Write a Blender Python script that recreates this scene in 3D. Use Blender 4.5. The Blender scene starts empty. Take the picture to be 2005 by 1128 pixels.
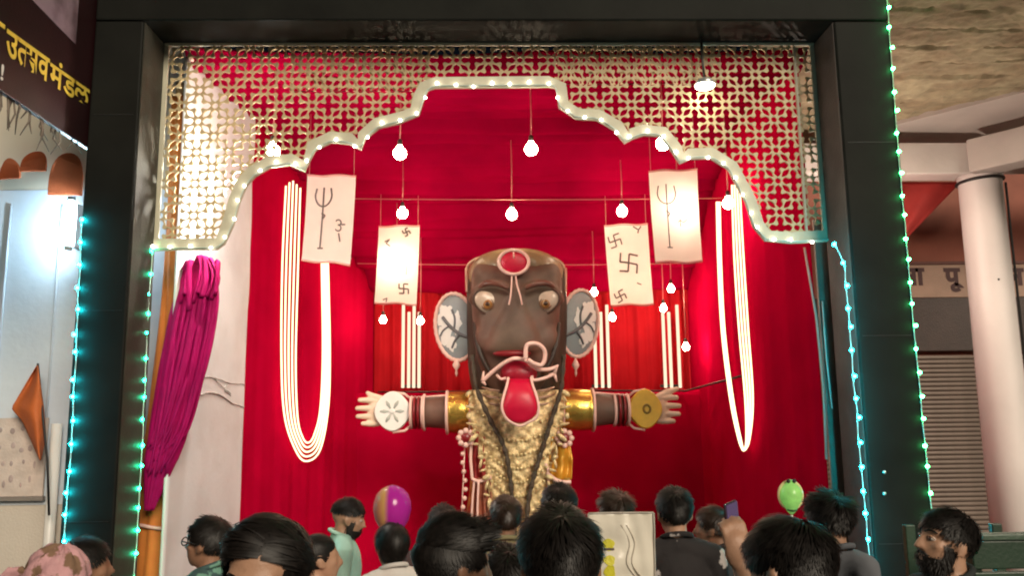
import bpy, bmesh, math, random
from mathutils import Vector, Matrix, Euler, noise

R = math.radians
PI = math.pi
scene = bpy.context.scene
COL = scene.collection

# ------------------------------------------------------------------ camera, sky, sun, exposure
FPX = 1600.0                       # focal length in pixels of a 2005 pixel wide frame
cam_d = bpy.data.cameras.new('camera')
cam_d.sensor_width = 36.0
cam_d.lens = FPX / 2005.0 * 36.0
cam_d.clip_start = 0.05
cam_d.clip_end = 500
cam = bpy.data.objects.new('camera', cam_d)
COL.objects.link(cam)
CAM = Vector((0, 0, 2.05))
ROT = Matrix.Rotation(R(-1.5), 3, 'Z') @ Matrix.Rotation(R(90 + 8.74), 3, 'X') @ Matrix.Rotation(R(-0.7), 3, 'Z')
cam.location = CAM
cam.rotation_euler = ROT.to_euler()
scene.camera = cam

world = bpy.data.worlds.new('World')
scene.world = world
world.use_nodes = True
wn = world.node_tree.nodes
bg = wn['Background']
sky = wn.new('ShaderNodeTexSky')
sky.sky_type = 'NISHITA'
sky.sun_disc = False
sky.sun_elevation = R(25)
sky.sun_rotation = R(156)
world.node_tree.links.new(sky.outputs[0], bg.inputs[0])
bg.inputs[1].default_value = 0.001

sun_d = bpy.data.lights.new('street_light', 'SUN')
sun_d.energy = 2.2
sun_d.angle = R(24)
sun_d.color = (1.0, 0.86, 0.68)
sun = bpy.data.objects.new('street_light', sun_d)
COL.objects.link(sun)
sun.rotation_euler = (R(65), 0, R(24))     # from behind the camera, a little from the right

vs = scene.view_settings
vs.view_transform = 'Standard'
vs.look = 'None'
vs.exposure = 0.5
vs.gamma = 1.0
scene.cycles.use_denoising = True
scene.cycles.max_bounces = 6
scene.cycles.diffuse_bounces = 3
scene.cycles.filter_width = 2.0
scene.cycles.sample_clamp_indirect = 6.0


def ray(px, py):
    return ROT @ Vector(((px - 1002.5) / FPX, -(py - 564) / FPX, -1.0))


def P(px, py, Y):
    d = ray(px, py)
    return CAM + d * (Y / d.y)


def PW(px, py, a, b, off=0.0):
    """point where the ray meets the upright plane through plan points a, b, moved off towards its left normal"""
    d = ray(px, py)
    t = Vector((b[0] - a[0], b[1] - a[1]))
    n = Vector((-t.y, t.x)).normalized()
    c = n.dot(Vector(a)) + off
    s = (c - n.x * CAM.x - n.y * CAM.y) / (n.x * d.x + n.y * d.y)
    return CAM + d * s


def PZ(px, py, z):
    d = ray(px, py)
    return CAM + d * ((z - CAM.z) / d.z)


# ------------------------------------------------------------------ materials
MATS = {}
TMP = bpy.data.scenes.new('workbench')


def evaluated(o):
    with bpy.context.temp_override(scene=TMP, view_layer=TMP.view_layers[0]):
        dg = bpy.context.evaluated_depsgraph_get()
        return bpy.data.meshes.new_from_object(o.evaluated_get(dg))



def pm(name, col, rough=0.55, metal=0.0, var=0.12, vscale=6.0, bump=0.08, bscale=60.0, spec=0.5,
       sheen=0.0, transl=0.0, emit=None, estr=0.0, col2=None, c2scale=3.0, c2lo=0.45, c2hi=0.6, coat=0.0, stretch=None):
    if name in MATS:
        return MATS[name]
    m = bpy.data.materials.new(name)
    m.use_nodes = True
    nt = m.node_tree
    N, L = nt.nodes, nt.links
    b = N['Principled BSDF']
    b.inputs['Roughness'].default_value = rough
    b.inputs['Metallic'].default_value = metal
    b.inputs['Specular IOR Level'].default_value = spec
    if sheen:
        b.inputs['Sheen Weight'].default_value = sheen
    if coat:
        b.inputs['Coat Weight'].default_value = coat
    tc = N.new('ShaderNodeTexCoord')
    src = tc.outputs['Object']
    if stretch:
        mp = N.new('ShaderNodeMapping')
        mp.inputs['Scale'].default_value = stretch
        L.new(src, mp.inputs[0])
        src = mp.outputs[0]
    nz = N.new('ShaderNodeTexNoise')
    nz.inputs['Scale'].default_value = vscale
    nz.inputs['Detail'].default_value = 6
    L.new(src, nz.inputs['Vector'])
    rmp = N.new('ShaderNodeMapRange')
    rmp.inputs[1].default_value = 0.3
    rmp.inputs[2].default_value = 0.7
    rmp.inputs[3].default_value = 1 - var
    rmp.inputs[4].default_value = 1 + var
    L.new(nz.outputs['Fac'], rmp.inputs[0])
    base = N.new('ShaderNodeMixRGB')
    base.inputs[1].default_value = (*col, 1)
    base.inputs[2].default_value = (*(col2 or col), 1)
    base.inputs[0].default_value = 0
    if col2:
        n2 = N.new('ShaderNodeTexNoise')
        n2.inputs['Scale'].default_value = c2scale
        n2.inputs['Detail'].default_value = 5
        L.new(src, n2.inputs['Vector'])
        mr = N.new('ShaderNodeMapRange')
        mr.inputs[1].default_value = c2lo
        mr.inputs[2].default_value = c2hi
        L.new(n2.outputs['Fac'], mr.inputs[0])
        L.new(mr.outputs[0], base.inputs[0])
    mul = N.new('ShaderNodeMixRGB')
    mul.blend_type = 'MULTIPLY'
    mul.inputs[0].default_value = 1
    L.new(base.outputs[0], mul.inputs[1])
    L.new(rmp.outputs[0], mul.inputs[2])
    L.new(mul.outputs[0], b.inputs['Base Color'])
    if bump:
        n3 = N.new('ShaderNodeTexNoise')
        n3.inputs['Scale'].default_value = bscale
        n3.inputs['Detail'].default_value = 4
        L.new(src, n3.inputs['Vector'])
        bp = N.new('ShaderNodeBump')
        bp.inputs['Strength'].default_value = bump * 4
        bp.inputs['Distance'].default_value = 0.01
        L.new(n3.outputs['Fac'], bp.inputs['Height'])
        L.new(bp.outputs[0], b.inputs['Normal'])
    if emit:
        b.inputs['Emission Color'].default_value = (*emit, 1)
        b.inputs['Emission Strength'].default_value = estr
    if transl:
        out = N['Material Output']
        tr = N.new('ShaderNodeBsdfTranslucent')
        L.new(mul.outputs[0], tr.inputs[0])
        mx = N.new('ShaderNodeMixShader')
        mx.inputs[0].default_value = transl
        L.new(b.outputs[0], mx.inputs[1])
        L.new(tr.outputs[0], mx.inputs[2])
        L.new(mx.outputs[0], out.inputs[0])
    MATS[name] = m
    return m


def em(name, col, s):
    if name in MATS:
        return MATS[name]
    m = bpy.data.materials.new(name)
    m.use_nodes = True
    N = m.node_tree.nodes
    N.remove(N['Principled BSDF'])
    e = N.new('ShaderNodeEmission')
    e.inputs[0].default_value = (*col, 1)
    e.inputs[1].default_value = s
    m.node_tree.links.new(e.outputs[0], N['Material Output'].inputs[0])
    MATS[name] = m
    return m


# ------------------------------------------------------------------ mesh helpers
ORG = {}


class MB:
    def __init__(s):
        s.v = []
        s.f = []

    def add(s, vs_, fs_):
        o = len(s.v)
        s.v += [Vector(v) for v in vs_]
        s.f += [tuple(i + o for i in f) for f in fs_]
        return s

    def box(s, c, d, rot=None):
        hx, hy, hz = d[0] / 2, d[1] / 2, d[2] / 2
        vs_ = [Vector((x, y, z)) for x in (-hx, hx) for y in (-hy, hy) for z in (-hz, hz)]
        if rot:
            m = Euler(rot).to_matrix()
            vs_ = [m @ v for v in vs_]
        vs_ = [v + Vector(c) for v in vs_]
        return s.add(vs_, [(0, 1, 3, 2), (4, 6, 7, 5), (0, 4, 5, 1), (2, 3, 7, 6), (0, 2, 6, 4), (1, 5, 7, 3)])

    def boxmm(s, a, b):
        a, b = Vector(a), Vector(b)
        d = b - a
        return s.box((a + b) / 2, (abs(d.x), abs(d.y), abs(d.z)))

    def tube(s, pts, r, n=8, closed=False, cap=True, flat=1.0):
        pts = [Vector(p) for p in pts]
        k = len(pts)
        rr = r if isinstance(r, (list, tuple)) else [r] * k
        vs_ = []
        prev = None
        for i, p in enumerate(pts):
            if closed:
                t = pts[(i + 1) % k] - pts[i - 1]
            else:
                t = pts[min(i + 1, k - 1)] - pts[max(i - 1, 0)]
            if t.length < 1e-9:
                t = Vector((0, 0, 1))
            t.normalize()
            if prev is None:
                a = t.cross(Vector((0, 1, 0)))
                if a.length < 0.1:
                    a = t.cross(Vector((1, 0, 0)))
            else:
                a = prev - t * prev.dot(t)
            a.normalize()
            prev = a
            b = t.cross(a)
            for j in range(n):
                w = 2 * PI * j / n
                vs_.append(p + (a * math.cos(w) + b * math.sin(w) * flat) * rr[i])
        fs_ = []
        m = k if closed else k - 1
        for i in range(m):
            for j in range(n):
                i2 = (i + 1) % k
                fs_.append((i * n + j, i * n + (j + 1) % n, i2 * n + (j + 1) % n, i2 * n + j))
        if cap and not closed:
            fs_.append(tuple(range(n - 1, -1, -1)))
            fs_.append(tuple((k - 1) * n + j for j in range(n)))
        return s.add(vs_, fs_)

    def lathe(s, prof, n=20, M=None):
        vs_, fs_ = [], []
        M = M or Matrix.Identity(4)
        for r, z in prof:
            for j in range(n):
                w = 2 * PI * j / n
                vs_.append(M @ Vector((r * math.cos(w), r * math.sin(w), z)))
        k = len(prof)
        for i in range(k - 1):
            for j in range(n):
                fs_.append((i * n + j, i * n + (j + 1) % n, (i + 1) * n + (j + 1) % n, (i + 1) * n + j))
        fs_.append(tuple(range(n - 1, -1, -1)))
        fs_.append(tuple((k - 1) * n + j for j in range(n)))
        return s.add(vs_, fs_)

    def ell(s, c, r, nu=16, nv=10, M=None):
        vs_, fs_ = [], []
        c = Vector(c)
        for i in range(1, nv):
            th = PI * i / nv
            for j in range(nu):
                w = 2 * PI * j / nu
                p = Vector((r[0] * math.sin(th) * math.cos(w), r[1] * math.sin(th) * math.sin(w), r[2] * math.cos(th)))
                if M:
                    p = M @ p
                vs_.append(c + p)
        t = Vector((0, 0, r[2]))
        if M:
            t = M @ t
        vs_ += [c + t, c - t]
        a, b = len(vs_) - 2, len(vs_) - 1
        for i in range(nv - 2):
            for j in range(nu):
                fs_.append((i * nu + j, (i + 1) * nu + j, (i + 1) * nu + (j + 1) % nu, i * nu + (j + 1) % nu))
        for j in range(nu):
            fs_.append((a, j, (j + 1) % nu))
            fs_.append((b, (nv - 2) * nu + (j + 1) % nu, (nv - 2) * nu + j))
        return s.add(vs_, fs_)

    def cap(s, a, b, ra, rb, n=10):
        """tapered capsule"""
        a, b = Vector(a), Vector(b)
        d = (b - a).normalized()
        pts, rr = [], []
        for w in (-80, -50, -20):
            pts.append(a + d * ra * math.sin(R(w)))
            rr.append(ra * math.cos(R(w)))
        for w in (20, 50, 80):
            pts.append(b + d * rb * math.sin(R(w)))
            rr.append(rb * math.cos(R(w)))
        return s.tube(pts, rr, n)

    def grid(s, fn, nu, nv):
        vs_ = [fn(i / nu, j / nv) for i in range(nu + 1) for j in range(nv + 1)]
        fs_ = [(i * (nv + 1) + j, (i + 1) * (nv + 1) + j, (i + 1) * (nv + 1) + j + 1, i * (nv + 1) + j + 1)
               for i in range(nu) for j in range(nv)]
        return s.add(vs_, fs_)

    def prism(s, poly, fn, d0, d1):
        """poly of (u, v), fn(u, v, d) -> point; front cap at d0, back at d1"""
        n = len(poly)
        vs_ = [fn(u, v, d0) for u, v in poly] + [fn(u, v, d1) for u, v in poly]
        fs_ = [tuple(range(n)), tuple(range(2 * n - 1, n - 1, -1))]
        fs_ += [(i, i + n, (i + 1) % n + n, (i + 1) % n) for i in range(n)]
        return s.add(vs_, fs_)

    def mesh(s, name, org=Vector((0, 0, 0)), smooth=True, weld=False):
        me = bpy.data.meshes.new(name)
        me.from_pydata([tuple(v - org) for v in s.v], [], s.f)
        bm = bmesh.new()
        bm.from_mesh(me)
        if weld:
            bmesh.ops.remove_doubles(bm, verts=bm.verts, dist=1e-5)
        bmesh.ops.recalc_face_normals(bm, faces=bm.faces)
        bm.to_mesh(me)
        bm.free()
        if smooth:
            for p in me.polygons:
                p.use_smooth = True
        me.update()
        return me

    def build(s, name, mat, parent=None, org=None, smooth=True, bevel=0, weld=False, thick=0):
        """vertices are in world space (or, below a parent, in the frame of the parent's origin shifted back)"""
        if parent is not None:
            o_ = ORG[parent.name]
        else:
            o_ = Vector(org) if org is not None else s.base()
        me = s.mesh(name, o_, smooth, weld)
        return link(name, me, mat, parent, o_, bevel, thick)

    def base(s):
        n = len(s.v)
        c = sum(s.v, Vector()) / n
        return Vector((c.x, c.y, min(v.z for v in s.v)))


def link(name, me, mat, parent=None, o_=Vector((0, 0, 0)), bevel=0, thick=0):
    if mat:
        me.materials.append(mat)
    o = bpy.data.objects.new(name, me)
    COL.objects.link(o)
    if parent is not None:
        o.parent = parent
    else:
        o.location = o_
    ORG[o.name] = Vector(o_)
    if thick:
        md = o.modifiers.new('t', 'SOLIDIFY')
        md.thickness = thick
        md.offset = 0
    if bevel:
        md = o.modifiers.new('b', 'BEVEL')
        md.width = bevel
        md.segments = 2
        md.limit_method = 'ANGLE'
        md.angle_limit = R(40)
    return o


def thing(name, label, cat, loc, group=None, rz=0.0):
    o = bpy.data.objects.new(name, None)
    COL.objects.link(o)
    o.location = loc
    o.rotation_euler = (0, 0, rz)
    o.empty_display_size = 0.1
    ORG[o.name] = Vector(loc)
    return tag(o, label, cat, group)


def tag(o, label=None, cat=None, group=None, kind=None):
    if label:
        o['label'] = label
    if cat:
        o['category'] = cat
    if group:
        o['group'] = group
    if kind:
        o['kind'] = kind
    return o


def copy_of(o, parent, loc):
    c = o.copy()
    COL.objects.link(c)
    c.parent = parent
    c.location = loc
    ORG[c.name] = ORG.get(o.name, Vector((0, 0, 0)))
    return c


def lerp(a, b, t):
    return a + (b - a) * t


def interp(xs, ys, x):
    if x <= xs[0]:
        return ys[0]
    for i in range(len(xs) - 1):
        if x <= xs[i + 1]:
            return lerp(ys[i], ys[i + 1], (x - xs[i]) / (xs[i + 1] - xs[i]))
    return ys[-1]


def smooth_path(pts, n=8):
    """Catmull-Rom through points"""
    pts = [Vector(p) for p in pts]
    out = []
    k = len(pts)
    for i in range(k - 1):
        p0, p1, p2, p3 = pts[max(i - 1, 0)], pts[i], pts[i + 1], pts[min(i + 2, k - 1)]
        for j in range(n):
            t = j / n
            out.append(0.5 * ((2 * p1) + (p2 - p0) * t + (2 * p0 - 5 * p1 + 4 * p2 - p3) * t * t + (3 * p1 - p0 - 3 * p2 + p3) * t ** 3))
    out.append(pts[-1])
    return out


def resample(pts, n):
    pts = [Vector(p) for p in pts]
    L = [0]
    for i in range(1, len(pts)):
        L.append(L[-1] + (pts[i] - pts[i - 1]).length)
    out = []
    for k in range(n):
        d = L[-1] * k / (n - 1)
        i = 0
        while i < len(L) - 2 and L[i + 1] < d:
            i += 1
        t = (d - L[i]) / max(L[i + 1] - L[i], 1e-9)
        out.append(pts[i].lerp(pts[i + 1], t))
    return out


def text_mesh(body, size=1.0, bold=0.0, cut=None):
    c = bpy.data.curves.new('lettering', 'FONT')
    c.body = body
    c.size = size
    c.offset = bold
    o = bpy.data.objects.new('lettering', c)
    TMP.collection.objects.link(o)
    me = evaluated(o)
    bpy.data.objects.remove(o)
    bpy.data.curves.remove(c)
    bm = bmesh.new()
    bm.from_mesh(me)
    if cut is not None:
        bmesh.ops.bisect_plane(bm, geom=bm.verts[:] + bm.edges[:] + bm.faces[:], plane_co=(cut, 0, 0), plane_no=(1, 0, 0), clear_outer=True)
    bm.verts.ensure_lookup_table()
    bm.verts.index_update()
    vs_ = [v.co.copy() for v in bm.verts]
    fs_ = [tuple(v.index for v in f.verts) for f in bm.faces]
    bm.free()
    bpy.data.meshes.remove(me)
    return vs_, fs_


def remeshed(mb, voxel, smooth_it=4):
    me = mb.mesh('tmp', Vector((0, 0, 0)))
    o = bpy.data.objects.new('tmp', me)
    TMP.collection.objects.link(o)
    md = o.modifiers.new('r', 'REMESH')
    md.mode = 'VOXEL'
    md.voxel_size = voxel
    md.use_smooth_shade = True
    m2 = o.modifiers.new('s', 'SMOOTH')
    m2.iterations = smooth_it
    m2.factor = 0.5
    out = evaluated(o)
    bpy.data.objects.remove(o)
    bpy.data.meshes.remove(me)
    return out


# ------------------------------------------------------------------ shared materials
M_black = pm('black_painted_board', (0.0085, 0.009, 0.0075), rough=0.62, var=0.35, vscale=2.5, bump=0.03, bscale=12, spec=0.12)
M_lattice = pm('tan_cut_board', (0.50, 0.40, 0.22), rough=0.5, var=0.12, vscale=5, bump=0.04, bscale=80)
M_border = pm('pale_border_board', (0.52, 0.50, 0.38), rough=0.5, var=0.1, vscale=6, bump=0.03)
M_red = pm('red_satin_cloth', (0.38, 0.0012, 0.025), rough=0.95, spec=0.0, var=0.10, vscale=3, bump=0.05, bscale=260, sheen=0.0)
M_red2 = pm('orange_red_cloth', (0.38, 0.010, 0.016), rough=0.95, spec=0.0, var=0.12, vscale=3, bump=0.05, bscale=260, sheen=0.0)
M_redc = pm('red_ceiling_cloth', (0.27, 0.0008, 0.024), rough=0.95, spec=0.0, var=0.12, vscale=2.5, bump=0.05, bscale=220, sheen=0.0)
M_white_wall = pm('white_wash', (0.78, 0.80, 0.82), rough=0.7, var=0.05, vscale=2, bump=0.05, bscale=25, col2=(0.71, 0.71, 0.72), c2scale=1.7)
M_cord = pm('black_cord', (0.02, 0.018, 0.018), rough=0.5, var=0.1)
M_ceilcord = pm('pale_cord', (0.5, 0.16, 0.14), rough=0.5, var=0.1)
M_wire = pm('clear_wire', (0.55, 0.65, 0.6), rough=0.35, var=0.05, bump=0)
M_socket = pm('black_socket', (0.03, 0.025, 0.02), rough=0.4, var=0.1, bump=0)
M_gold = pm('gold_foil', (0.72, 0.47, 0.10), rough=0.26, metal=0.85, var=0.2, vscale=9, bump=0.10, bscale=22)
M_goldtrim = pm('gold_trim', (0.75, 0.62, 0.34), rough=0.4, metal=0.5, var=0.25, vscale=40, bump=0.2, bscale=120)
M_pink = pm('pink_white_paint', (0.80, 0.52, 0.45), rough=0.4, var=0.08, bump=0.03)
M_clay = pm('dark_brown_glossy_paint', (0.110, 0.068, 0.046), rough=0.6, var=0.3, vscale=5, bump=0.06, bscale=18, col2=(0.135, 0.066, 0.045), c2scale=2.2, coat=0.0)
M_clay2 = pm('olive_brown_paint', (0.24, 0.165, 0.085), rough=0.35, var=0.25, vscale=10, bump=0.08, bscale=40)
M_tongue = pm('glossy_red_paint', (0.52, 0.002, 0.035), rough=0.42, var=0.05, bump=0.02, bscale=20)
M_darkred = pm('dark_red_paint', (0.20, 0.008, 0.012), rough=0.35, var=0.15, bump=0.03)
M_silver = pm('silver_foil', (0.72, 0.74, 0.74), rough=0.3, metal=0.7, var=0.15, vscale=20, bump=0.08, bscale=35)
M_greyfoil = pm('grey_blue_paint', (0.26, 0.29, 0.30), rough=0.4, var=0.15, bump=0.05)
M_whitep = pm('white_enamel', (0.82, 0.80, 0.76), rough=0.35, var=0.04, bump=0.02)
M_yellowp = pm('yellow_enamel', (0.72, 0.45, 0.04), rough=0.38, var=0.12, vscale=10, bump=0.03)
M_orange = pm('orange_cloth', (0.62, 0.20, 0.035), rough=0.75, var=0.2, vscale=5, bump=0.08, bscale=150)
M_magenta = pm('magenta_cloth', (0.38, 0.004, 0.100), rough=0.6, var=0.22, vscale=6, bump=0.08, bscale=180, sheen=0.0, spec=0.1)
M_ledwhite = em('led_warm_white', (1.0, 0.93, 0.78), 14)
M_ledcyan = em('led_cyan', (0.003, 0.80, 0.95), 240)
M_ledgreen = em('led_green', (0.012, 1.0, 0.42), 42)
M_ledpale = em('led_pale_green', (0.05, 1.0, 0.24), 48)
M_bulb = em('lit_bulb', (1.0, 0.80, 0.55), 72)
M_bulb_far = em('lit_bulb_small', (1.0, 0.80, 0.55), 115)
M_bulb_back = em('lit_bulb_behind', (1.0, 0.84, 0.62), 130)
M_rope = em('lit_rope', (1.0, 0.78, 0.44), 2.0)
M_tube = em('lit_strip', (1.0, 0.74, 0.52), 0.95)
M_cool = em('cool_tube', (0.62, 0.86, 1.0), 150)

# ================================================================== SETTING
g = MB().grid(lambda u, v: Vector((-60 + 120 * u, -30 + 120 * v, 0)), 4, 4)
tag(g.build('ground', pm('street_concrete', (0.17, 0.15, 0.13), rough=0.85, var=0.25, vscale=0.8, bump=0.12, bscale=9, col2=(0.11, 0.10, 0.09), c2scale=0.5),
            org=(0, 0, 0), smooth=False), kind='structure')

# stage floor
YB = 9.3
LA = (P(369, 115, 5.52).x, 5.52)
LB = (P(488, 500, 7.1).x, 7.1)
LC = (P(733, 575, YB).x, YB)
RA = (P(1597, 600, 5.62).x, 5.62)
RC = (P(1347, 575, YB).x, YB)
zA, zB, zC = P(371, 111, 5.52).z, P(486, 217, 7.1).z, P(735, 572, YB).z


def zceil(Y):
    return interp([5.5, 7.1, 8.2, YB], [zA, zB - 0.05, lerp(zB, zC, 0.42), zC], Y)


def leftX(Y):
    return interp([LA[1], LB[1], LC[1]], [LA[0], LB[0], LC[0]], Y)


def rightX(Y):
    return interp([RA[1], RC[1]], [RA[0], RC[0]], Y)


fl = MB().boxmm((-2.6, 6.6, 0.004), (2.6, 9.6, 0.3))
tag(fl.build('stage_floor', pm('red_carpet', (0.25, 0.01, 0.015), rough=0.95, var=0.2, vscale=6, bump=0.15, bscale=200), smooth=False), kind='structure')

# ------------------------------------------------------------------ entrance gate
XLo, XLi = P(158, 450, 5.0).x, P(257, 450, 5.0).x
XRi, XRo = P(1664, 450, 5.0).x, P(1776, 450, 5.0).x
ZU = P(1000, 40, 5.0).z
GB = 5.352
gate = thing('entrance_gate', 'tall black painted board gate framing the red stage', 'gate', ((XLi + XRi) / 2, 5.0, 0))
MB().boxmm((XLo, 5.0, 0), (XLi, GB, ZU)).build('post', M_black, gate, smooth=False, bevel=0.012)
MB().boxmm((XRi, 5.0, 0), (XRo, GB, ZU)).build('post', M_black, gate, smooth=False, bevel=0.012)
MB().boxmm((XLo - 0.0, 4.997, ZU + 0.003), (XRo, GB + 0.003, ZU + 0.75)).build('crossbeam', M_black, gate, smooth=False, bevel=0.012)
# added inner panels, paler than the posts to paint in the light there
M_strip = pm('dark_strip', (0.035, 0.032, 0.026), rough=0.5, var=0.25, vscale=6)
YL = 5.33
zlt = P(960, 79, YL).z
MB().boxmm((XLi + 0.001, 5.014, 0), (XLi + 0.005, GB - 0.004, ZU - 0.006)).build('reveal_panel', pm('lit_olive_reveal', (0.042, 0.040, 0.030), rough=0.6, var=0.25, vscale=4, bump=0.05, spec=0.3), gate, smooth=False)
MB().boxmm((XRi - 0.005, 5.014, 0), (XRi - 0.001, GB - 0.004, ZU - 0.006)).build('reveal_panel', pm('lit_grey_reveal', (0.06, 0.05, 0.045), rough=0.6, var=0.25, vscale=4, bump=0.05, spec=0.3), gate, smooth=False)
for zz in (1.25, 2.5, 3.75):
    MB().boxmm((XRi + 0.03, 4.9965, zz), (XRo - 0.03, 5.001, zz + 0.002)).build('board_seam', M_cord, gate, smooth=False)
    MB().boxmm((XLo + 0.03, 4.9965, zz + .2), (XLi - 0.03, 5.001, zz + .202)).build('board_seam', M_cord, gate, smooth=False)
for (px, py) in ((1731, 925), (1731, 967)):
    c = P(px, py, 4.995)
    MB().lathe([(0.011, 0), (0.011, 0.006), (0.007, 0.011)], 10, Matrix.Translation(c) @ Matrix.Rotation(R(90), 4, 'X')).build('bolt_cap', M_silver, gate)

# ------------------------------------------------------------------ cut lattice screen with a scalloped arch
arch_px = [(297, 491), (340, 490), (425, 489), (440, 478), (458, 440), (470, 395), (483, 364), (500, 345), (530, 328), (569, 323), (597, 336),
           (604, 319), (618, 294), (649, 279), (684, 282), (707, 294), (715, 273), (742, 251), (780, 242), (820, 226),
           (832, 190), (838, 177), (852, 172), (960, 171), (1075, 170), (1088, 172), (1094, 210), (1128, 233), (1169, 235), (1203, 255),
           (1223, 281), (1239, 272), (1261, 265), (1293, 267), (1317, 299), (1331, 321), (1351, 312), (1391, 310),
           (1425, 331), (1459, 395), (1474, 443), (1498, 472), (1550, 477), (1630, 473)]
arch = [P(x, y, YL) for x, y in arch_px]
XSL, XSR = XLi + 0.004, XRi - 0.004
arch[0].x, arch[-1].x = XSL, XSR
ax = [p.x for p in arch]
az = [p.z for p in arch]
BW = 0.078                      # border width
# offset outline (upwards / outwards)
off = []
for i, p in enumerate(arch):
    t = arch[min(i + 1, len(arch) - 1)] - arch[max(i - 1, 0)]
    n = Vector((-t.z, 0, t.x)).normalized()
    off.append(p + n * BW)
ox = [p.x for p in off]
for i in range(1, len(off)):
    if off[i].x < off[i - 1].x:
        off[i].x = off[i - 1].x + 0.0005
ox = [p.x for p in off]
oz = [p.z for p in off]


def zmid(x):
    return 0.5 * interp(ax, az, x) + 0.5 * interp(ox, oz, x)


screen = thing('lattice_screen', 'tan cut lattice screen with scalloped arch edge hung inside the black gate', 'lattice screen', ((XSL + XSR) / 2, YL, zlt - 1.3))
PITCH = 0.109


def half_cell():  # noqa
    """solid part of half a cell: corner D(0,0), corner P(1,0), corner D(1,1)"""
    rd, lw = 0.19, 0.172
    pts = []
    # diagonal from D00: dot radius, then lens
    s2 = math.sqrt(0.5)
    pts.append((rd * s2, rd * s2))
    a, b = 0.245, 0.755
    for k in range(9):
        t = k / 8
        m = lerp(a, b, t)
        w = lw * math.sin(PI * t)
        pts.append((m + w * s2, m - w * s2))
    pts.append((1 - rd * s2, 1 - rd * s2))
    pts.append((1 - rd * 0.38, 1 - rd * 0.92))
    pts.append((1, 1 - rd))
    aw, tip = 0.235, 0.75
    pts += [(1, tip), (1 - aw * 0.75, tip - 0.13), (1 - aw, tip - 0.25), (1 - aw * 0.62, aw * 1.0), (1 - aw, aw * 0.62), (1 - tip + 0.25, aw), (1 - tip + 0.13, aw * 0.75), (1 - tip, 0)]
    pts += [(rd, 0), (rd * 0.92, rd * 0.38)]
    return pts[::-1]


HC = half_cell()


def lattice(x0, x1, z0f, z1, y0, y1, phx, phz, mat, name, pitch=PITCH):
    mb = MB()
    nx = int((x1 - x0) / pitch) + 3
    nz = int((z1 - 2.3) / pitch) + 3
    for i in range(-1, nx):
        for j in range(-1, nz):
            bx, bz = x0 + (i + phx) * pitch, z1 - (j + 1 + phz) * pitch
            if bx > x1 or bx + pitch < x0 or bz > z1:
                continue
            for h in (0, 1):
                poly = []
                for (u, v) in HC:
                    if h:
                        u, v = v, u
                    if (i + j) % 2:
                        u = 1 - u
                    poly.append((bx + u * pitch, bz + v * pitch))
                if all(z < z0f(x) for x, z in poly) or all(x < x0 for x, z in poly) or all(x > x1 for x, z in poly):
                    continue
                poly = [(min(max(x, x0), x1), z) for x, z in poly]
                poly = [(x, min(max(z, z0f(x)), z1)) for x, z in poly]
                mb.prism(poly, lambda u, v, d: Vector((u, d, v)), y0, y1)
    return mb.build(name, mat, screen, smooth=False)


lattice(XSL, XSR, zmid, zlt - 0.02, YL, YL + 0.014, 0.3, 0.1, M_lattice, 'lattice_panel')
# two shorter lattice boards doubled up behind the top edge
for (pa, pb, yb) in ((568, 838, 176), (1092, 1412, 162)):
    zb = P(pa, yb, YL).z
    lattice(P(pa, 120, YL).x, P(pb, 120, YL).x, lambda x, zb=zb: max(zb, zmid(x)), zlt - 0.02, YL + 0.017, YL + 0.03, 0.8, 0.55, M_lattice, 'backing_lattice')
# border strip along the arch
bd = MB()
n = len(arch)
vs_ = []
for p, q in zip(arch, off):
    vs_ += [Vector((p.x, YL - 0.006, p.z)), Vector((q.x, YL - 0.006, q.z)), Vector((q.x, YL + 0.018, q.z)), Vector((p.x, YL + 0.018, p.z))]
fs_ = []
for i in range(n - 1):
    a, b = 4 * i, 4 * (i + 1)
    for k in range(4):
        fs_.append((a + k, a + (k + 1) % 4, b + (k + 1) % 4, b + k))
fs_ += [(0, 1, 2, 3), (4 * n - 4, 4 * n - 3, 4 * n - 2, 4 * n - 1)]
bd.add(vs_, fs_).build('scalloped_border', M_border, screen, smooth=False)
MB().boxmm((XSL, YL - 0.004, zlt - 0.035), (XSR, YL + 0.016, zlt)).build('top_rail', M_border, screen, smooth=False, bevel=0.003)
MB().boxmm((XSL, YL - 0.003, az[0] + 0.03), (XSL + 0.03, YL + 0.0165, zlt - 0.038)).build('side_rail', M_border, screen, smooth=False, bevel=0.003)
MB().boxmm((XSR - 0.03, YL - 0.003, az[-1] + 0.03), (XSR, YL + 0.0165, zlt - 0.038)).build('side_rail', M_border, screen, smooth=False, bevel=0.003)
xr2 = P(1565, 270, YL).x
MB().boxmm((xr2, YL - 0.003, az[-1] + 0.07), (xr2 + 0.016, YL + 0.0165, zlt - 0.038)).build('joint_strip', M_border, screen, smooth=False, bevel=0.002)

# ------------------------------------------------------------------ LED strings
led_meshes = {}


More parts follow.
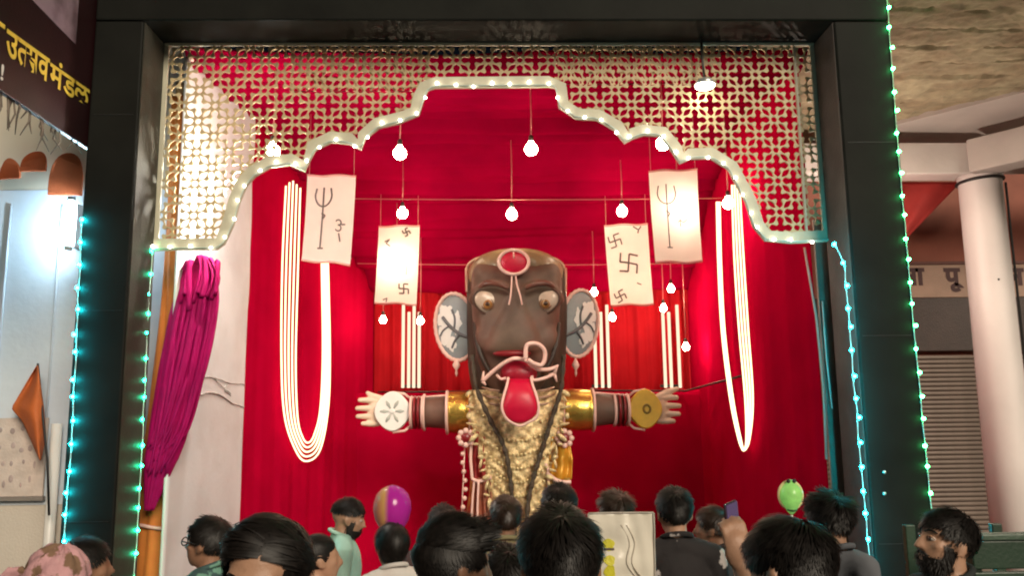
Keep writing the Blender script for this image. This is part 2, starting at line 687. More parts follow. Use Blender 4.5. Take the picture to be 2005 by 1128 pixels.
def led_string(label, pts, n, mat, group, r=0.0105, jitter=0.009, wire=True, seed=1):
    rnd = random.Random(seed)
    pts = resample(pts, max(n * 3, 24))
    if seed != 6:
        pts = [p + Vector((0.009 * noise.noise(Vector((i * .23, seed, 0))), 0, 0)) for i, p in enumerate(pts)]
    root = thing('led_string', label, 'string lights', (pts[-1].x, pts[-1].y, min(p.z for p in pts)), group)
    o_ = ORG[root.name]
    if wire:
        MB().tube([p + Vector((0, 0.006, 0)) for p in pts], 0.0035, 6).build('wire', M_wire, root)
    if mat.name not in led_meshes:
        me = MB().lathe([(r * 0.45, -r * 1.1), (r * 0.9, -r * 0.7), (r, 0), (r * 0.8, r * 0.7), (r * 0.3, r * 1.1)], 8).mesh('led')
        me.materials.append(mat)
        led_meshes[mat.name] = me
    for k, p in enumerate(resample(pts, n)):
        o = bpy.data.objects.new('led', led_meshes[mat.name])
        COL.objects.link(o)
        o.parent = root
        o.location = p - o_ + Vector((rnd.uniform(-1, 1) * jitter, -0.006, rnd.uniform(-1, 1) * jitter * 2))
        o.rotation_euler = (rnd.uniform(0, 2), rnd.uniform(0, 2), 0)
        ORG[o.name] = o_
    return root


GL = 'LED strings along the gate edges'
led_string('cyan LED string down the outer edge of the left gate post', [P(159, 435, 4.985), P(150, 640, 4.985), P(140, 850, 4.985), P(124, 1060, 4.985)], 15, M_ledcyan, GL, seed=2)
led_string('green LED string down the inner edge of the left gate post', [P(298, 492, 5.30), P(287, 640, 5.30), P(279, 850, 5.30), P(262, 1135, 5.30)], 16, M_ledgreen, GL, seed=3)
led_string('cyan LED string down the inner edge of the right gate post', [P(1634, 474, 4.945), P(1655, 520, 4.945), P(1664, 640, 4.945), P(1681, 850, 4.945), P(1709, 1150, 4.945)], 16, M_ledcyan, GL, seed=4)
led_string('pale green LED string down the outer edge of the right gate post', [P(600, -150, 4.98), P(1100, -110, 4.98), P(1560, -75, 4.98), P(1722, -62, 4.98), P(1737, -10, 4.985), P(1757, 260, 4.985), P(1790, 640, 4.985), P(1826, 1010, 4.985)], 53, M_ledpale, GL, seed=5)
led_string('warm white LED string following the scalloped arch of the lattice screen', [Vector((p.x, YL - 0.02, p.z + 0.012)) for p in arch], 47, M_ledwhite, 'LED strings along the gate edges', r=0.0095, seed=6)

# ------------------------------------------------------------------ curtains of the stage
def curtain(name, label, cat, a, b, zt0, zt1, zb, mat, folds, amp, seed, nu=220, nv=26, ztf=None):
    rnd = random.Random(seed)
    ph = [rnd.uniform(0, 6.3) for _ in range(6)]
    a, b = Vector((a[0], a[1], 0)), Vector((b[0], b[1], 0))
    t = (b - a)
    L = t.length
    nrm = Vector((-t.y, t.x, 0)).normalized()

    def fn(u, v):
        zt = ztf(u) if ztf else lerp(zt0, zt1, u)
        z = lerp(zb, zt, v)
        wob = 0.25 * math.sin(v * 3 + ph[0]) / folds
        s_ = u + wob
        d = math.sin(2 * PI * folds * s_ + ph[1]) + 0.6 * math.sin(2 * PI * folds * 0.53 * s_ + ph[2]) + 0.35 * math.sin(2 * PI * folds * 2.3 * u + ph[3] + v)
        d += 1.2 * noise.noise(Vector((u * L * 2.2, z * 0.5, seed * 3.1)))
        return a + t * u + nrm * d * amp + Vector((0, 0, z))
    return tag(MB().grid(fn, nu, nv).build(name, mat, thick=0.004), label, cat, 'red stage curtains')


curtain('curtain', 'orange red pleated curtain across the upper back of the stage', 'curtain', LC, RC, zC + 0.1, zC + 0.1, 1.2, M_red2, 22, 0.022, 11)
yl = 8.95
lowz = P(1000, 767, yl).z
curtain('curtain', 'smooth dark red half height curtain behind the effigy below the rail', 'curtain', (leftX(yl) - 0.02, yl), (rightX(yl) + 0.02, yl), lowz, lowz, 0.3, M_red, 5, 0.014, 12)
curtain('curtain', 'red curtain on the left side of the stage behind the glowing loop', 'curtain', LB, LC, 0, 0, 0.3, M_red, 7, 0.006, 13, ztf=lambda u: zceil(lerp(LB[1], LC[1], u)) + 0.06)
curtain('curtain', 'red curtain on the right side of the stage beside the cyan lit post', 'curtain', RC, RA, 0, 0, 0.05, M_red, 8, 0.006, 14, ztf=lambda u: zceil(lerp(RC[1], RA[1], u)) + 0.06)
# curtain rail
rail = [PW(740, 768, (0, yl - 0.05), (1, yl - 0.05))] + [Vector((x, yl - 0.05, lowz + 0.004)) for x in (-0.8, 0.0, 0.8)] + [PW(1342, 766, (0, yl - 0.05), (1, yl - 0.05)),
        PW(1395, 752, RC, RA, -0.05), PW(1450, 737, RC, RA, -0.05)]
tag(MB().tube(rail, 0.011, 8).build('curtain_rail', pm('dark_rail', (0.06, 0.012, 0.01), rough=0.5)), 'thin dark rail across the back curtain level with the outstretched arms', 'rail')


def ceil_fn(u, v):
    Y = lerp(5.5, YB + 0.02, u)
    x = lerp(leftX(Y) - 0.03, rightX(Y) + 0.03, v)
    k = 15 * u + 0.8 * noise.noise(Vector((u * 9, 0, 4)))
    sag = abs(math.sin(PI * k))
    z = zceil(Y) + 0.05 - 0.10 * sag - 0.10 * math.sin(PI * v) * (0.35 + 0.3 * math.sin(k * 2.1))
    z += 0.03 * noise.noise(Vector((x * 1.3, Y * 5, 1.0))) + 0.018 * math.sin(Y * 46 + 2 * math.sin(x * 1.1)) * (0.4 + 0.6 * noise.noise(Vector((x, Y * 2, 7.0))))
    return Vector((x, Y, z))


tag(MB().grid(ceil_fn, 260, 36).build('ceiling_drape', M_redc, thick=0.003), 'crimson cloth draped in cross folds as the stage ceiling', 'drape', 'red stage curtains')

for lab, (xa_, xb_, yy, Yd) in (('thin pink wire stretched across the ceiling just above the effigy head', (700, 1330, 516, 8.3)), ('thin pink wire stretched across the middle of the ceiling drape', (600, 1420, 388, 7.4))):
    tag(MB().tube([P(lerp(xa_, xb_, k / 10), yy + 3 * math.sin(PI * k / 10), Yd) for k in range(11)], 0.004, 6).build('wire', M_ceilcord), lab, 'wire', 'wires under the ceiling drape')

# white side wall seen left of the curtain
def wall_fn(u, v):
    Y = lerp(LA[1], LB[1] + 0.03, u)
    zt = lerp(zA, zB, u)
    z = lerp(0, zt, v)
    x = leftX(Y) - 0.01 + 0.006 * noise.noise(Vector((Y * 3, z * 2, 2)))
    return Vector((x, Y, z))


wallL = thing('side_wall', 'whitewashed wall between the magenta cloth and the red curtain', 'wall', (LA[0], 6.3, 0))
MB().grid(wall_fn, 30, 60).build('wall_panel', M_white_wall, wallL, thick=0.02)
MB().tube([Vector((leftX(Y) + 0.012, Y, lerp(zA, zB, (Y - LA[1]) / (LB[1] - LA[1])) - 0.01)) for Y in (5.53, 6, 6.5, 7.1)], 0.014, 8).build('top_trim', M_pink, wallL)


# torn, creased plaster edge on that wall
M_crease = pm('grey_crease', (0.50, 0.47, 0.44), rough=0.8, var=0.2, vscale=12, bump=0.15)
for line, w_ in (([(392, 738), (420, 740), (445, 750), (470, 752), (493, 758)], .004), ([(388, 775), (415, 769), (440, 780), (462, 793), (493, 800)], .006), ([(420, 742), (438, 760), (452, 772)], .003), ([(446, 752), (440, 764), (452, 776)], .003)):
    sp = smooth_path([PW(x, y, LA, LB, -0.004) for x, y in line], 6)
    MB().tube([p + Vector((0, 0, 0.008 * noise.noise(Vector((i * .6, w_ * 90, 0))))) for i, p in enumerate(sp)], [w_ * (1 + .6 * noise.noise(Vector((i * .5, 3, w_ * 50)))) for i in range(len(sp))], 7).build('torn_edge', M_crease, wallL)


# side flats between the right curtain and the gate post
sf = thing('side_flat', 'narrow grey brown board between red curtain and right gate post', 'board', (XRi - 0.1, 5.58, 0))
MB().boxmm((RA[0] - 0.015, 5.52, 0), (XRi + 0.22, 5.55, P(1600, 430, 5.53).z)).build('panel', pm('grey_brown_board', (0.26, 0.20, 0.17), rough=0.6, var=0.2, vscale=5, bump=0.06), sf, smooth=False, bevel=0.004)
MB().tube([P(1575, 485, 5.5), P(1598, 620, 5.5), P(1612, 760, 5.5), P(1618, 900, 5.5)], 0.008, 8).build('pale_edge', M_pink, sf)
MB().tube([P(1610, 590, 5.49), P(1618, 700, 5.49), P(1629, 800, 5.49)], 0.006, 8).build('cable', M_whitep, sf)

# ------------------------------------------------------------------ orange wrapped pole and magenta cloth
def cloth_column(name, mat, path, radii, folds, depth, seed, parent=None, squash=0.6, n=48, m=60, **kw):
    pts = resample(smooth_path(path, 6), m)
    mb = MB()
    vs_ = []
    for i, p in enumerate(pts):
        t = i / (m - 1)
        r = interp([k / (len(radii) - 1) for k in range(len(radii))], radii, t)
        for j in range(n):
            w = 2 * PI * j / n
            rr = r * (1 + depth * math.sin(folds * w + 1.5 * noise.noise(Vector((t * 3, seed, 0))) * 3) + depth * 0.8 * noise.noise(Vector((math.cos(w) * 2, math.sin(w) * 2, t * 5 + seed))))
            vs_.append(p + Vector((math.cos(w) * rr, math.sin(w) * rr * squash, 0.012 * noise.noise(Vector((w, t * 9, seed))))))
    fs_ = []
    for i in range(m - 1):
        for j in range(n):
            fs_.append((i * n + j, i * n + (j + 1) % n, (i + 1) * n + (j + 1) % n, (i + 1) * n + j))
    fs_ += [tuple(range(n)), tuple((m - 1) * n + j for j in range(n))]
    mb.add(vs_, fs_)
    return mb.build(name, mat, parent, **kw)


bp = P(303, 1128, 5.75)
pole = thing('wrapped_pole', 'pole wrapped in hanging orange cloth beside the left gate post', 'pole', (bp.x, bp.y, 0))
cloth_column('orange_cloth', M_orange, [P(352, 190, 5.75), P(343, 480, 5.75), P(322, 760, 5.75), P(308, 940, 5.75), P(303, 1128, 5.75), Vector((bp.x - 0.02, 5.75, 0.02))],
             [0.055, 0.06, 0.07, 0.105, 0.12, 0.13], 7, 0.12, 1.0, pole)
MB().tube([P(352, 185, 5.75), Vector((P(352, 185, 5.75).x, 5.75, zA - 0.1))], 0.03, 10).build('bamboo_tip', pm('bamboo', (0.42, 0.24, 0.08), rough=0.5, var=0.25), pole)
tie = []
c = P(306, 1030, 5.75)
for k in range(20):
    w = 2 * PI * k / 20
    tie.append(c + Vector((0.125 * math.cos(w), 0.085 * math.sin(w), 0.012 * math.sin(w * 2))))
MB().tube(tie, 0.012, 8, closed=True).build('tie_band', M_pink, pole)

mg = P(345, 760, 5.58)
mag = thing('magenta_cloth', 'long magenta cloth bundle hanging slanted beside the left post', 'cloth', (mg.x, mg.y, P(300, 990, 5.58).z))
cloth_column('bundle', M_magenta, [P(392, 522, 5.62), P(378, 600, 5.6), P(362, 700, 5.58), P(336, 820, 5.56), P(308, 930, 5.55), P(292, 1000, 5.55)],
             [0.105, 0.145, 0.150, 0.135, 0.105, 0.03], 17, 0.06, 5.0, mag, n=90, m=80)
rnd = random.Random(4)
for k in range(30):
    sx = rnd.uniform(-1, 1)
    top = P(392 + sx * 28, 524 + rnd.uniform(-6, 10), 5.60 - 0.05 * rnd.random())
    mb = MB()
    rnd_w = rnd.uniform(0.004, 0.016)
    path = smooth_path([top, P(386 + sx * 40, 590, 5.50 + 0.05 * rnd.random()), P(366 + sx * 42, 700, 5.47 + 0.05 * rnd.random()), P(338 + sx * 34, 820 + rnd.uniform(-20, 20), 5.46 + 0.05 * rnd.random()),
                        P(308 + sx * 22, 930 + rnd.uniform(-60, 10), 5.48)], 6)
    mb.tube(path, [0.006 + rnd_w * math.sin(PI * min(1, (i + 3) / len(path))) for i in range(len(path))], 7, flat=0.5)
    mb.build('cloth_strand', M_magenta, mag)
for k in range(9):
    sx = -1 + 2 * k / 8
    a = P(388 + sx * 30, 530, 5.58)
    MB().tube(smooth_path([a, P(392 + sx * 30 + rnd.uniform(-8, 8), 516 - rnd.random() * 16, 5.56), P(394 + sx * 34 + rnd.uniform(-8, 8), 528 + rnd.random() * 18, 5.52), P(388 + sx * 34, 570 + rnd.random() * 40, 5.5)], 5), rnd.uniform(0.010, 0.026), 7, flat=0.5).build('cloth_tuft', M_magenta, mag)

# ------------------------------------------------------------------ glowing rope loops
def rope_loop(label, strands):
    allp = [p for s_ in strands for p in s_]
    lo = min(allp, key=lambda p: p.z)
    root = thing('rope_light', label, 'rope light', lo, 'glowing rope loops on the side curtains')
    for s_ in strands:
        MB().tube(smooth_path(s_, 8), 0.008, 8).build('rope', M_rope, root)
    return root


def lw(px, py, o):
    return PW(px, py, LB, LC, -o)


st = []
for k in range(5):
    e = k * 7.0 - 12
    st.append([lw(572 + e, 352 + abs(e), .06), lw(566 + e * 1.1, 520, .06), lw(563 + e, 700, .07), lw(568 + e * .9, 815, .08), lw(585 + e * .5, 872 - e * 0.9, .09), lw(602 + e * .15, 888 - e * 1.3, .09),
               lw(622 - e * .4, 868 - e * 1.1, .09), lw(636 - e * .55, 800, .08), lw(640 - e * .5, 690, .07), lw(637 - e * .45, 520, .06), lw(634 - e * .4, 400, .06)])
rope_loop('wide glowing warm white rope loop hanging on the left curtain', st)


def rw(px, py, o):
    return PW(px, py, RC, RA, -o)


st = []
for k in range(4):
    e = k * 5.0 - 7
    st.append([rw(1406 + e * .4, 395, .06), rw(1409 + e * .4, 520, .06), rw(1416 + e * .4, 650, .07), rw(1432 + e * .4, 780, .08), rw(1448 + e * .3, 860, .08), rw(1456 + e * .1, 884 - abs(e) * .6, .08),
               rw(1464 + e * .4, 862, .08), rw(1466 + e, 780, .08), rw(1455 + e * 1.2, 640, .07), rw(1446 + e * 1.2, 500, .06), rw(1440 + e, 362, .06)])
rope_loop('narrow glowing warm white rope loop hanging on the right curtain', st)

# ------------------------------------------------------------------ hanging bulbs
bulb_me = {}


def bulb(label, px, py, Y, r=0.05, ceil=None, mat=None):
    c = P(px, py, Y)
    zt = ceil if ceil is not None else zceil(Y)
    root = thing('hanging_bulb', label, 'light bulb', (c.x, c.y, c.z - r), 'lit bulbs hanging over the stage')
    MB().tube([Vector((c.x, c.y, c.z + r * 2.4)), Vector((c.x + 0.004, c.y, lerp(c.z, zt, .5))), Vector((c.x, c.y, zt))], 0.0045, 6).build('cord', M_ceilcord, root)
    MB().lathe([(0.012, 0.0), (0.018, -0.008), (0.019, -0.045), (0.016, -0.05)], 12, Matrix.Translation(c + Vector((0, 0, r * 1.25 + 0.05)))).build('socket', M_socket, root)
    key = (r, (mat or M_bulb).name)
    if key not in bulb_me:
        pr = [(0.015, r * 1.35), (0.018, r * 1.15)]
        for k in range(8):
            w = R(62 - k * 21)
            pr.append((max(r * math.cos(w), 0.002), r * math.sin(w)))
        me = MB().lathe(pr, 14).mesh('glass_bulb')
        me.materials.append(mat or M_bulb)
        bulb_me[key] = me
    o = bpy.data.objects.new('glass_bulb', bulb_me[key])
    COL.objects.link(o)
    o.parent = root
    o.location = (0, 0, r)
    return root


bulb('lit bulb hanging before the lattice, leftmost of all bulbs', 534, 296, 5.62)
bulb('lit bulb hanging in the upper left of the arch opening', 783, 300, 6.1)
bulb('lit bulb hanging highest in the middle of the arch', 1040, 292, 6.1)
bulb('lit bulb hanging before the scalloped edge above the bright trident banner', 1298, 281, 5.62)
bulb('lit bulb touching the top of the left swastika banner', 788, 418, 7.6)
bulb('lit bulb hanging straight above the crown of the effigy', 1002, 420, 7.3)
bulb('lit bulb just above the pale right swastika banner', 1218, 414, 7.6)
bulb('lit bulb by the top of the narrow rope loop', 1426, 398, 6.9)
bulb('small lit bulb below the left corner of the left swastika banner', 750, 627, 8.7, 0.036, mat=M_bulb_far)
bulb('small lit bulb between the white strips and the left ear disc', 823, 629, 8.6, 0.036, mat=M_bulb_far)
bulb('small lit bulb right above the right ear disc', 1163, 573, 8.5, 0.036, mat=M_bulb_far)
bulb('small lit bulb touching the bottom left of the right swastika banner', 1199, 622, 8.7, 0.036, mat=M_bulb_far)
bulb('small lit bulb under the bright trident banner', 1314, 566, 8.5, 0.036, mat=M_bulb_far)
bulb('small lit bulb among the white strips above the yellow palm', 1299, 604, 8.8, 0.036, mat=M_bulb_far)
bulb('small lit bulb lowest of all, right of the white strips', 1343, 680, 8.6, 0.036, mat=M_bulb_far)
bulb('lit bulb glowing behind the left swastika banner', 776, 520, 8.2, 0.04, mat=M_bulb_back)
bulb('lit bulb glowing behind the bright trident banner', 1328, 420, 7.12, 0.04, mat=M_bulb_back)

lc = P(464, 376, 5.44)  # lamp added behind the border, unseen, to brighten the white side wall
ll = thing('added_corner_lamp', 'small added fill lamp hidden behind the left shoulder of the scalloped border', 'lamp', lc)
MB().ell(lc, (0.025, 0.025, 0.028), 12, 8).build('glass_bulb', em('corner_fill', (1.0, 0.95, 0.88), 2000), ll)
MB().tube([lc + Vector((0, 0, 0.028)), lc + Vector((0, 0, 0.07))], 0.012, 12).build('socket', M_socket, ll)
MB().tube([lc + Vector((0, 0, 0.07)), lc + Vector((-0.03, -0.06, 0.12))], 0.004, 6).build('cord', M_socket, ll)

fp = P(1380, 166, 5.22)
fl = thing('flood_lamp', 'bright flood lamp shining through the upper right of the lattice', 'lamp', fp)
MB().lathe([(0.02, 0.05), (0.05, 0.035), (0.075, 0.0)], 16, Matrix.Translation(fp + Vector((0, 0, 0.0)))).build('housing', M_silver, fl)
MB().lathe([(0.066, 0.0), (0.06, -0.012), (0.03, -0.02)], 16, Matrix.Translation(fp + Vector((0, 0, -0.003)))).build('lens', em('flood_lens', (1, 0.88, 0.66), 30), fl)
MB().tube([fp + Vector((0, 0.0, 0.045)), fp + Vector((0, 0.03, 0.18)), Vector((fp.x, fp.y + 0.03, ZU))], 0.009, 8).build('bracket', M_socket, fl)

# ------------------------------------------------------------------ vertical white strips before the upper curtain
for (lab, xs) in (('cluster of upright pale strip lights left of the effigy above the white palm', (790, 801, 811, 821)),
                  ('cluster of upright pale strip lights just right of the right ear disc', (1163, 1176, 1188)),
                  ('cluster of upright pale strip lights above the yellow palm', (1297, 1309, 1325))):
    c = P(sum(xs) / len(xs), 762, 9.05)
    root = thing('strip_light', lab, 'strip light', c, 'upright strip lights at the back')
    for i, x in enumerate(xs):
        a, b = P(x, 597 + (i % 2) * 14, 9.08), P(x, 760, 9.08)
        MB().boxmm((a.x - 0.017, 9.07, b.z), (a.x + 0.017, 9.09, a.z)).build('strip', M_tube, root, smooth=False, bevel=0.006)
    MB().boxmm((P(xs[0] - 4, 760, 9.1).x, 9.095, c.z + 0.02), (P(xs[-1] + 4, 760, 9.1).x, 9.11, c.z + 0.05)).build('batten', M_socket, root, smooth=False)

# ------------------------------------------------------------------ banners with emblems
M_banner = pm('pale_banner_cloth', (0.90, 0.83, 0.76), rough=0.8, var=0.05, vscale=4, bump=0.05, bscale=200, transl=0.5)
M_ink = pm('grey_black_ink', (0.13, 0.10, 0.09), rough=0.7, var=0.3, vscale=30, bump=0)
M_hem = pm('pink_hem', (0.72, 0.33, 0.30), rough=0.8, var=0.1)


def arcpts(cx, cy, rx, ry, a0, a1, n=14):
    return [(cx + rx * math.cos(R(lerp(a0, a1, k / n))), cy + ry * math.sin(R(lerp(a0, a1, k / n)))) for k in range(n + 1)]


def swastika(cx, cy, s, tilt=0):
    L = [[(-1, 0), (1, 0)], [(0, -1), (0, 1)], [(1, 0), (1, -1)], [(0, 1), (1, 1)], [(-1, 0), (-1, 1)], [(0, -1), (-1, -1)]]
    ct, st_ = math.cos(R(tilt)), math.sin(R(tilt))
    return [[(cx + (x * ct - y * st_) * s, cy + (x * st_ + y * ct) * s * 0.55) for x, y in seg] for seg in L]


def banner(label, corners, Y, strokes, bow=0.03, seed=1, roll=0.0):
    TL, TR, BR, BL = [P(x, y, Y) for x, y in corners]

    def fn(u, v, d=0.0):
        p = (TL.lerp(TR, u)).lerp(BL.lerp(BR, u), 1 - v)
        dy = bow * math.sin(PI * (1 - v)) * 0.7 + 0.012 * math.sin(5 * u + seed) * (1 - v) + roll * (u - 0.5)
        p = p + Vector((0, dy - d, 0))
        p.z += 0.006 * math.sin(u * 9 + seed)
        return p
    root = thing('cloth_banner', label, 'banner', (BL + BR) / 2, 'white emblem banners hanging in the stage')
    MB().grid(fn, 20, 28).build('cloth', M_banner, root)
    for v in (0.012, 0.988):
        MB().tube([fn(u / 12, v, 0.004) for u in range(13)], 0.009, 6).build('hem', M_hem, root)
    wpx = (TR - TL).length
    for name, segs, th in strokes:
        mb = MB()
        for seg in segs:
            pts = []
            for i in range(len(seg) - 1):
                for k in range(4):
                    t = k / 4
                    pts.append((lerp(seg[i][0], seg[i + 1][0], t), lerp(seg[i][1], seg[i + 1][1], t)))
            pts.append(seg[-1])
            mb.tube([fn(u, v, 0.005) for u, v in pts], th, 6, flat=1.0)
        mb.build(name, M_ink, root)
    zt = zceil(Y)
    for u in (0.04, 0.96):
        a = fn(u, 0.99)
        MB().tube([a, Vector((a.x, a.y, zt))], 0.003, 5).build('string', M_ceilcord, root)
    return root


def trident(cx, top, bot, w):
    h = top - bot
    s_ = [[(cx, bot), (cx, top)], arcpts(cx, top - 0.13 * h, w, 0.18 * h, 180, 360), [(cx - w, top - 0.13 * h), (cx - w * 0.85, top - 0.02 * h)], [(cx + w, top - 0.13 * h), (cx + w * 0.85, top - 0.02 * h)],
          [(cx - 0.05, bot), (cx + 0.06, bot)], [(cx - .02, top - 0.42 * h), (cx + 0.05, top - 0.46 * h), (cx, top - 0.52 * h)]]
    return s_


om = arcpts(0.70, 0.46, 0.055, 0.03, 160, -90, 8) + arcpts(0.70, 0.40, 0.06, 0.035, 90, -150, 8)
banner('white banner with grey trident hanging beside the wide rope loop', [(602, 342), (697, 342), (685, 520), (590, 512)], 6.9,
       [('trident_emblem', trident(0.36, 0.86, 0.17, 0.17), 0.0072), ('small_mark', [om, [(0.76, 0.44), (0.84, 0.45)], [(0.72, .34), (.76, .25)]], 0.006)], seed=2)
banner('bright white banner with faint trident at the upper right', [(1270, 333), (1365, 330), (1375, 515), (1283, 515)], 6.9,
       [('trident_emblem', trident(0.34, 0.84, 0.16, 0.19), 0.005), ('small_mark', [[(0.55, .44), (.6, .47), (.66, .44), (.74, .47)], [(.6, .47), (.6, .4)]], 0.004)], seed=5)
banner('white banner with small grey swastikas left of the effigy', [(742, 442), (822, 440), (815, 598), (733, 595)], 8.0,
       [('swastika_emblem', swastika(0.68, 0.20, 0.11, 4), 0.0075), ('corner_mark', swastika(0.68, 0.91, 0.075, 30), 0.0085), ('corner_mark', [[(0.16, .8), (.28, .83), (.2, .78), (.3, .74)]], 0.007),
        ('corner_mark', [[(.2, .06), (.3, .08), (.28, .03)]], 0.006), ('faint_line', [arcpts(0.5, 0.58, 0.18, 0.06, 20, 160)], 0.003), ('faint_line', [[(.7, .55), (.72, .38)]], 0.004)], seed=3)
banner('pink white banner with dark swastikas right of the effigy', [(1183, 440), (1268, 437), (1280, 597), (1196, 600)], 8.0,
       [('swastika_emblem', swastika(0.50, 0.52, 0.20, -8), 0.009), ('corner_mark', swastika(0.22, 0.80, 0.13, 12), 0.0075), ('corner_mark', [[(.66, .97), (.78, .93), (.84, .97)], [(.78, .93), (.76, .89)]], 0.007),
        ('corner_mark', swastika(0.24, 0.12, 0.11, 20), 0.007), ('corner_mark', [[(.66, .28), (.76, .26)]], 0.006)], seed=4)

# ------------------------------------------------------------------ the effigy
YE = 7.6
KE = YE / FPX
eb = P(1010, 900, YE)
eff = thing('effigy', 'giant dark faced effigy with long red tongue and outstretched arms', 'effigy', (eb.x, YE, 0.3))


def T(px, py, dy=0.0):
    p = P(px, py, YE)
    return Vector((p.x, YE + dy, p.z))


def sring(cx, py, hw, dep, ex=2.6, n=48, cy=0.0):
    """superellipse ring, half width hw px, depth dep m"""
    c = T(cx, py)
    out = []
    for j in range(n):
        w = 2 * PI * j / n
        cs, sn = math.cos(w), math.sin(w)
        x = hw * KE * math.copysign(abs(cs) ** (2 / ex), cs)
        y = dep * math.copysign(abs(sn) ** (2 / ex), sn)
        out.append(Vector((c.x + x, YE + cy + y, c.z)))
    return out


def loft(rings, caps=True):
    n = len(rings[0])
    vs_ = [v for r in rings for v in r]
    fs_ = []
    for i in range(len(rings) - 1):
        for j in range(n):
            fs_.append((i * n + j, i * n + (j + 1) % n, (i + 1) * n + (j + 1) % n, (i + 1) * n + j))
    if caps:
        fs_ += [tuple(range(n - 1, -1, -1)), tuple((len(rings) - 1) * n + j for j in range(n))]
    return MB().add(vs_, fs_)


def loft_rows(rows, ex=2.6, n=48, sub=5):
    """rows: (cx, py, hw, depth, cy)  interpolated smoothly"""
    out = []
    k = len(rows)
    for i in range(k - 1):
        for s_ in range(sub):
            t = s_ / sub
            p0, p1, p2, p3 = rows[max(i - 1, 0)], rows[i], rows[i + 1], rows[min(i + 2, k - 1)]
            q = [0.5 * (2 * b + (c - a) * t + (2 * a - 5 * b + 4 * c - d) * t * t + (3 * b - a - 3 * c + d) * t ** 3) for a, b, c, d in zip(p0, p1, p2, p3)]
            out.append(q)
    out.append(rows[-1])
    return loft([sring(q[0], q[1], max(q[2], 1), max(q[3], 0.01), ex, n, q[4]) for q in out])


# hair sheath round the back of the head, then the face in front of it
loft_rows([(1010, 499, 40, 0.16, .10), (1010, 505, 66, 0.25, .10), (1010, 516, 86, 0.31, .10), (1011, 535, 96, 0.35, .10), (1012, 600, 100, 0.37, .10), (1012, 680, 98, 0.36, .1), (1012, 740, 92, 0.33, .1), (1011, 790, 78, 0.26, .1), (1010, 830, 60, 0.2, .1)],
          ex=3.2).build('hair_sheath', pm('dark_brown_hair_paint', (0.045, 0.027, 0.016), rough=0.55, var=0.25, vscale=20, bump=0.12, bscale=30, stretch=(1, 1, 0.15)), eff)
head_mb = loft_rows([(1010, 524, 80, 0.24, -.10), (1010, 545, 87, 0.28, -.14), (1010, 580, 88, 0.29, -.15), (1009, 620, 84, 0.29, -.16), (1009, 660, 81, 0.29, -.16), (1009, 700, 75, 0.27, -.15),
                     (1009, 735, 64, 0.23, -.13), (1009, 765, 48, 0.18, -.1), (1009, 785, 30, 0.12, -.05)], ex=2.9)
FY = -0.45        # front of the face


# brow ridges over deep eye sockets
for sx in (-1, 1):
    pts = [T(1009 + sx * 16, 580, FY - 0.035), T(1009 + sx * 38, 571, FY - 0.03), T(1009 + sx * 62, 572, FY + 0.005), T(1009 + sx * 80, 590, FY + 0.10)]
    MB().tube(smooth_path(pts, 5), [0.014, .018, .020, .022, .024, .025, .026, .027, .027, .027, .026, .025, .022, .018, .015, .01], 10, flat=0.75).build('brow', pm('red_brown_paint', (0.13, 0.045, 0.03), rough=0.35, var=0.25, vscale=8, bump=0.05), eff)
# broad wedge shaped nose
rows = [(1006, 566, 11, 0.035, FY + .06), (1006, 590, 16, 0.065, FY + .045), (1006, 620, 27, 0.092, FY + .045), (1005, 650, 41, 0.115, FY + .05), (1004, 675, 51, 0.130, FY + .06), (1003, 692, 52, 0.12, FY + .07), (1002, 703, 42, 0.08, FY + .08), (1002, 708, 24, 0.03, FY + .08)]
nb = loft_rows(rows, ex=2.2, n=36)
head_mb.add(nb.v, nb.f)
for sx in (-1, 1):
    head_mb.ell(T(1009 + sx * 50, 668, FY + 0.12), (0.14, 0.10, 0.16), 20, 14)
    bp_ = smooth_path([T(1009 + sx * 12, 584, FY + 0.0), T(1009 + sx * 40, 574, FY + 0.01), T(1009 + sx * 70, 580, FY + 0.06), T(1009 + sx * 84, 600, FY + 0.16)], 5)
    head_mb.tube(bp_, 0.045, 10)
hme = remeshed(head_mb, 0.017, 11)
hme.transform(Matrix.Translation(-ORG[eff.name]))
head = link('head', hme, M_clay, eff, ORG[eff.name])
nose = head
MB().ell(T(1000, 700, FY - 0.03), (0.17, 0.03, 0.030), 20, 10).build('nostril_paint', M_darkred, nose)
for sx in (-1, 1):
    pts = [T(1003 + sx * 3.5, 556, FY - 0.055), T(1004 + sx * 5, 575, FY - 0.075), T(1006 + sx * 9, 597, FY - 0.10), T(1006 + sx * 12, 612, FY - 0.095)]
    MB().tube(smooth_path(pts, 5), 0.0075, 7).build('forehead_line', M_pink, eff)

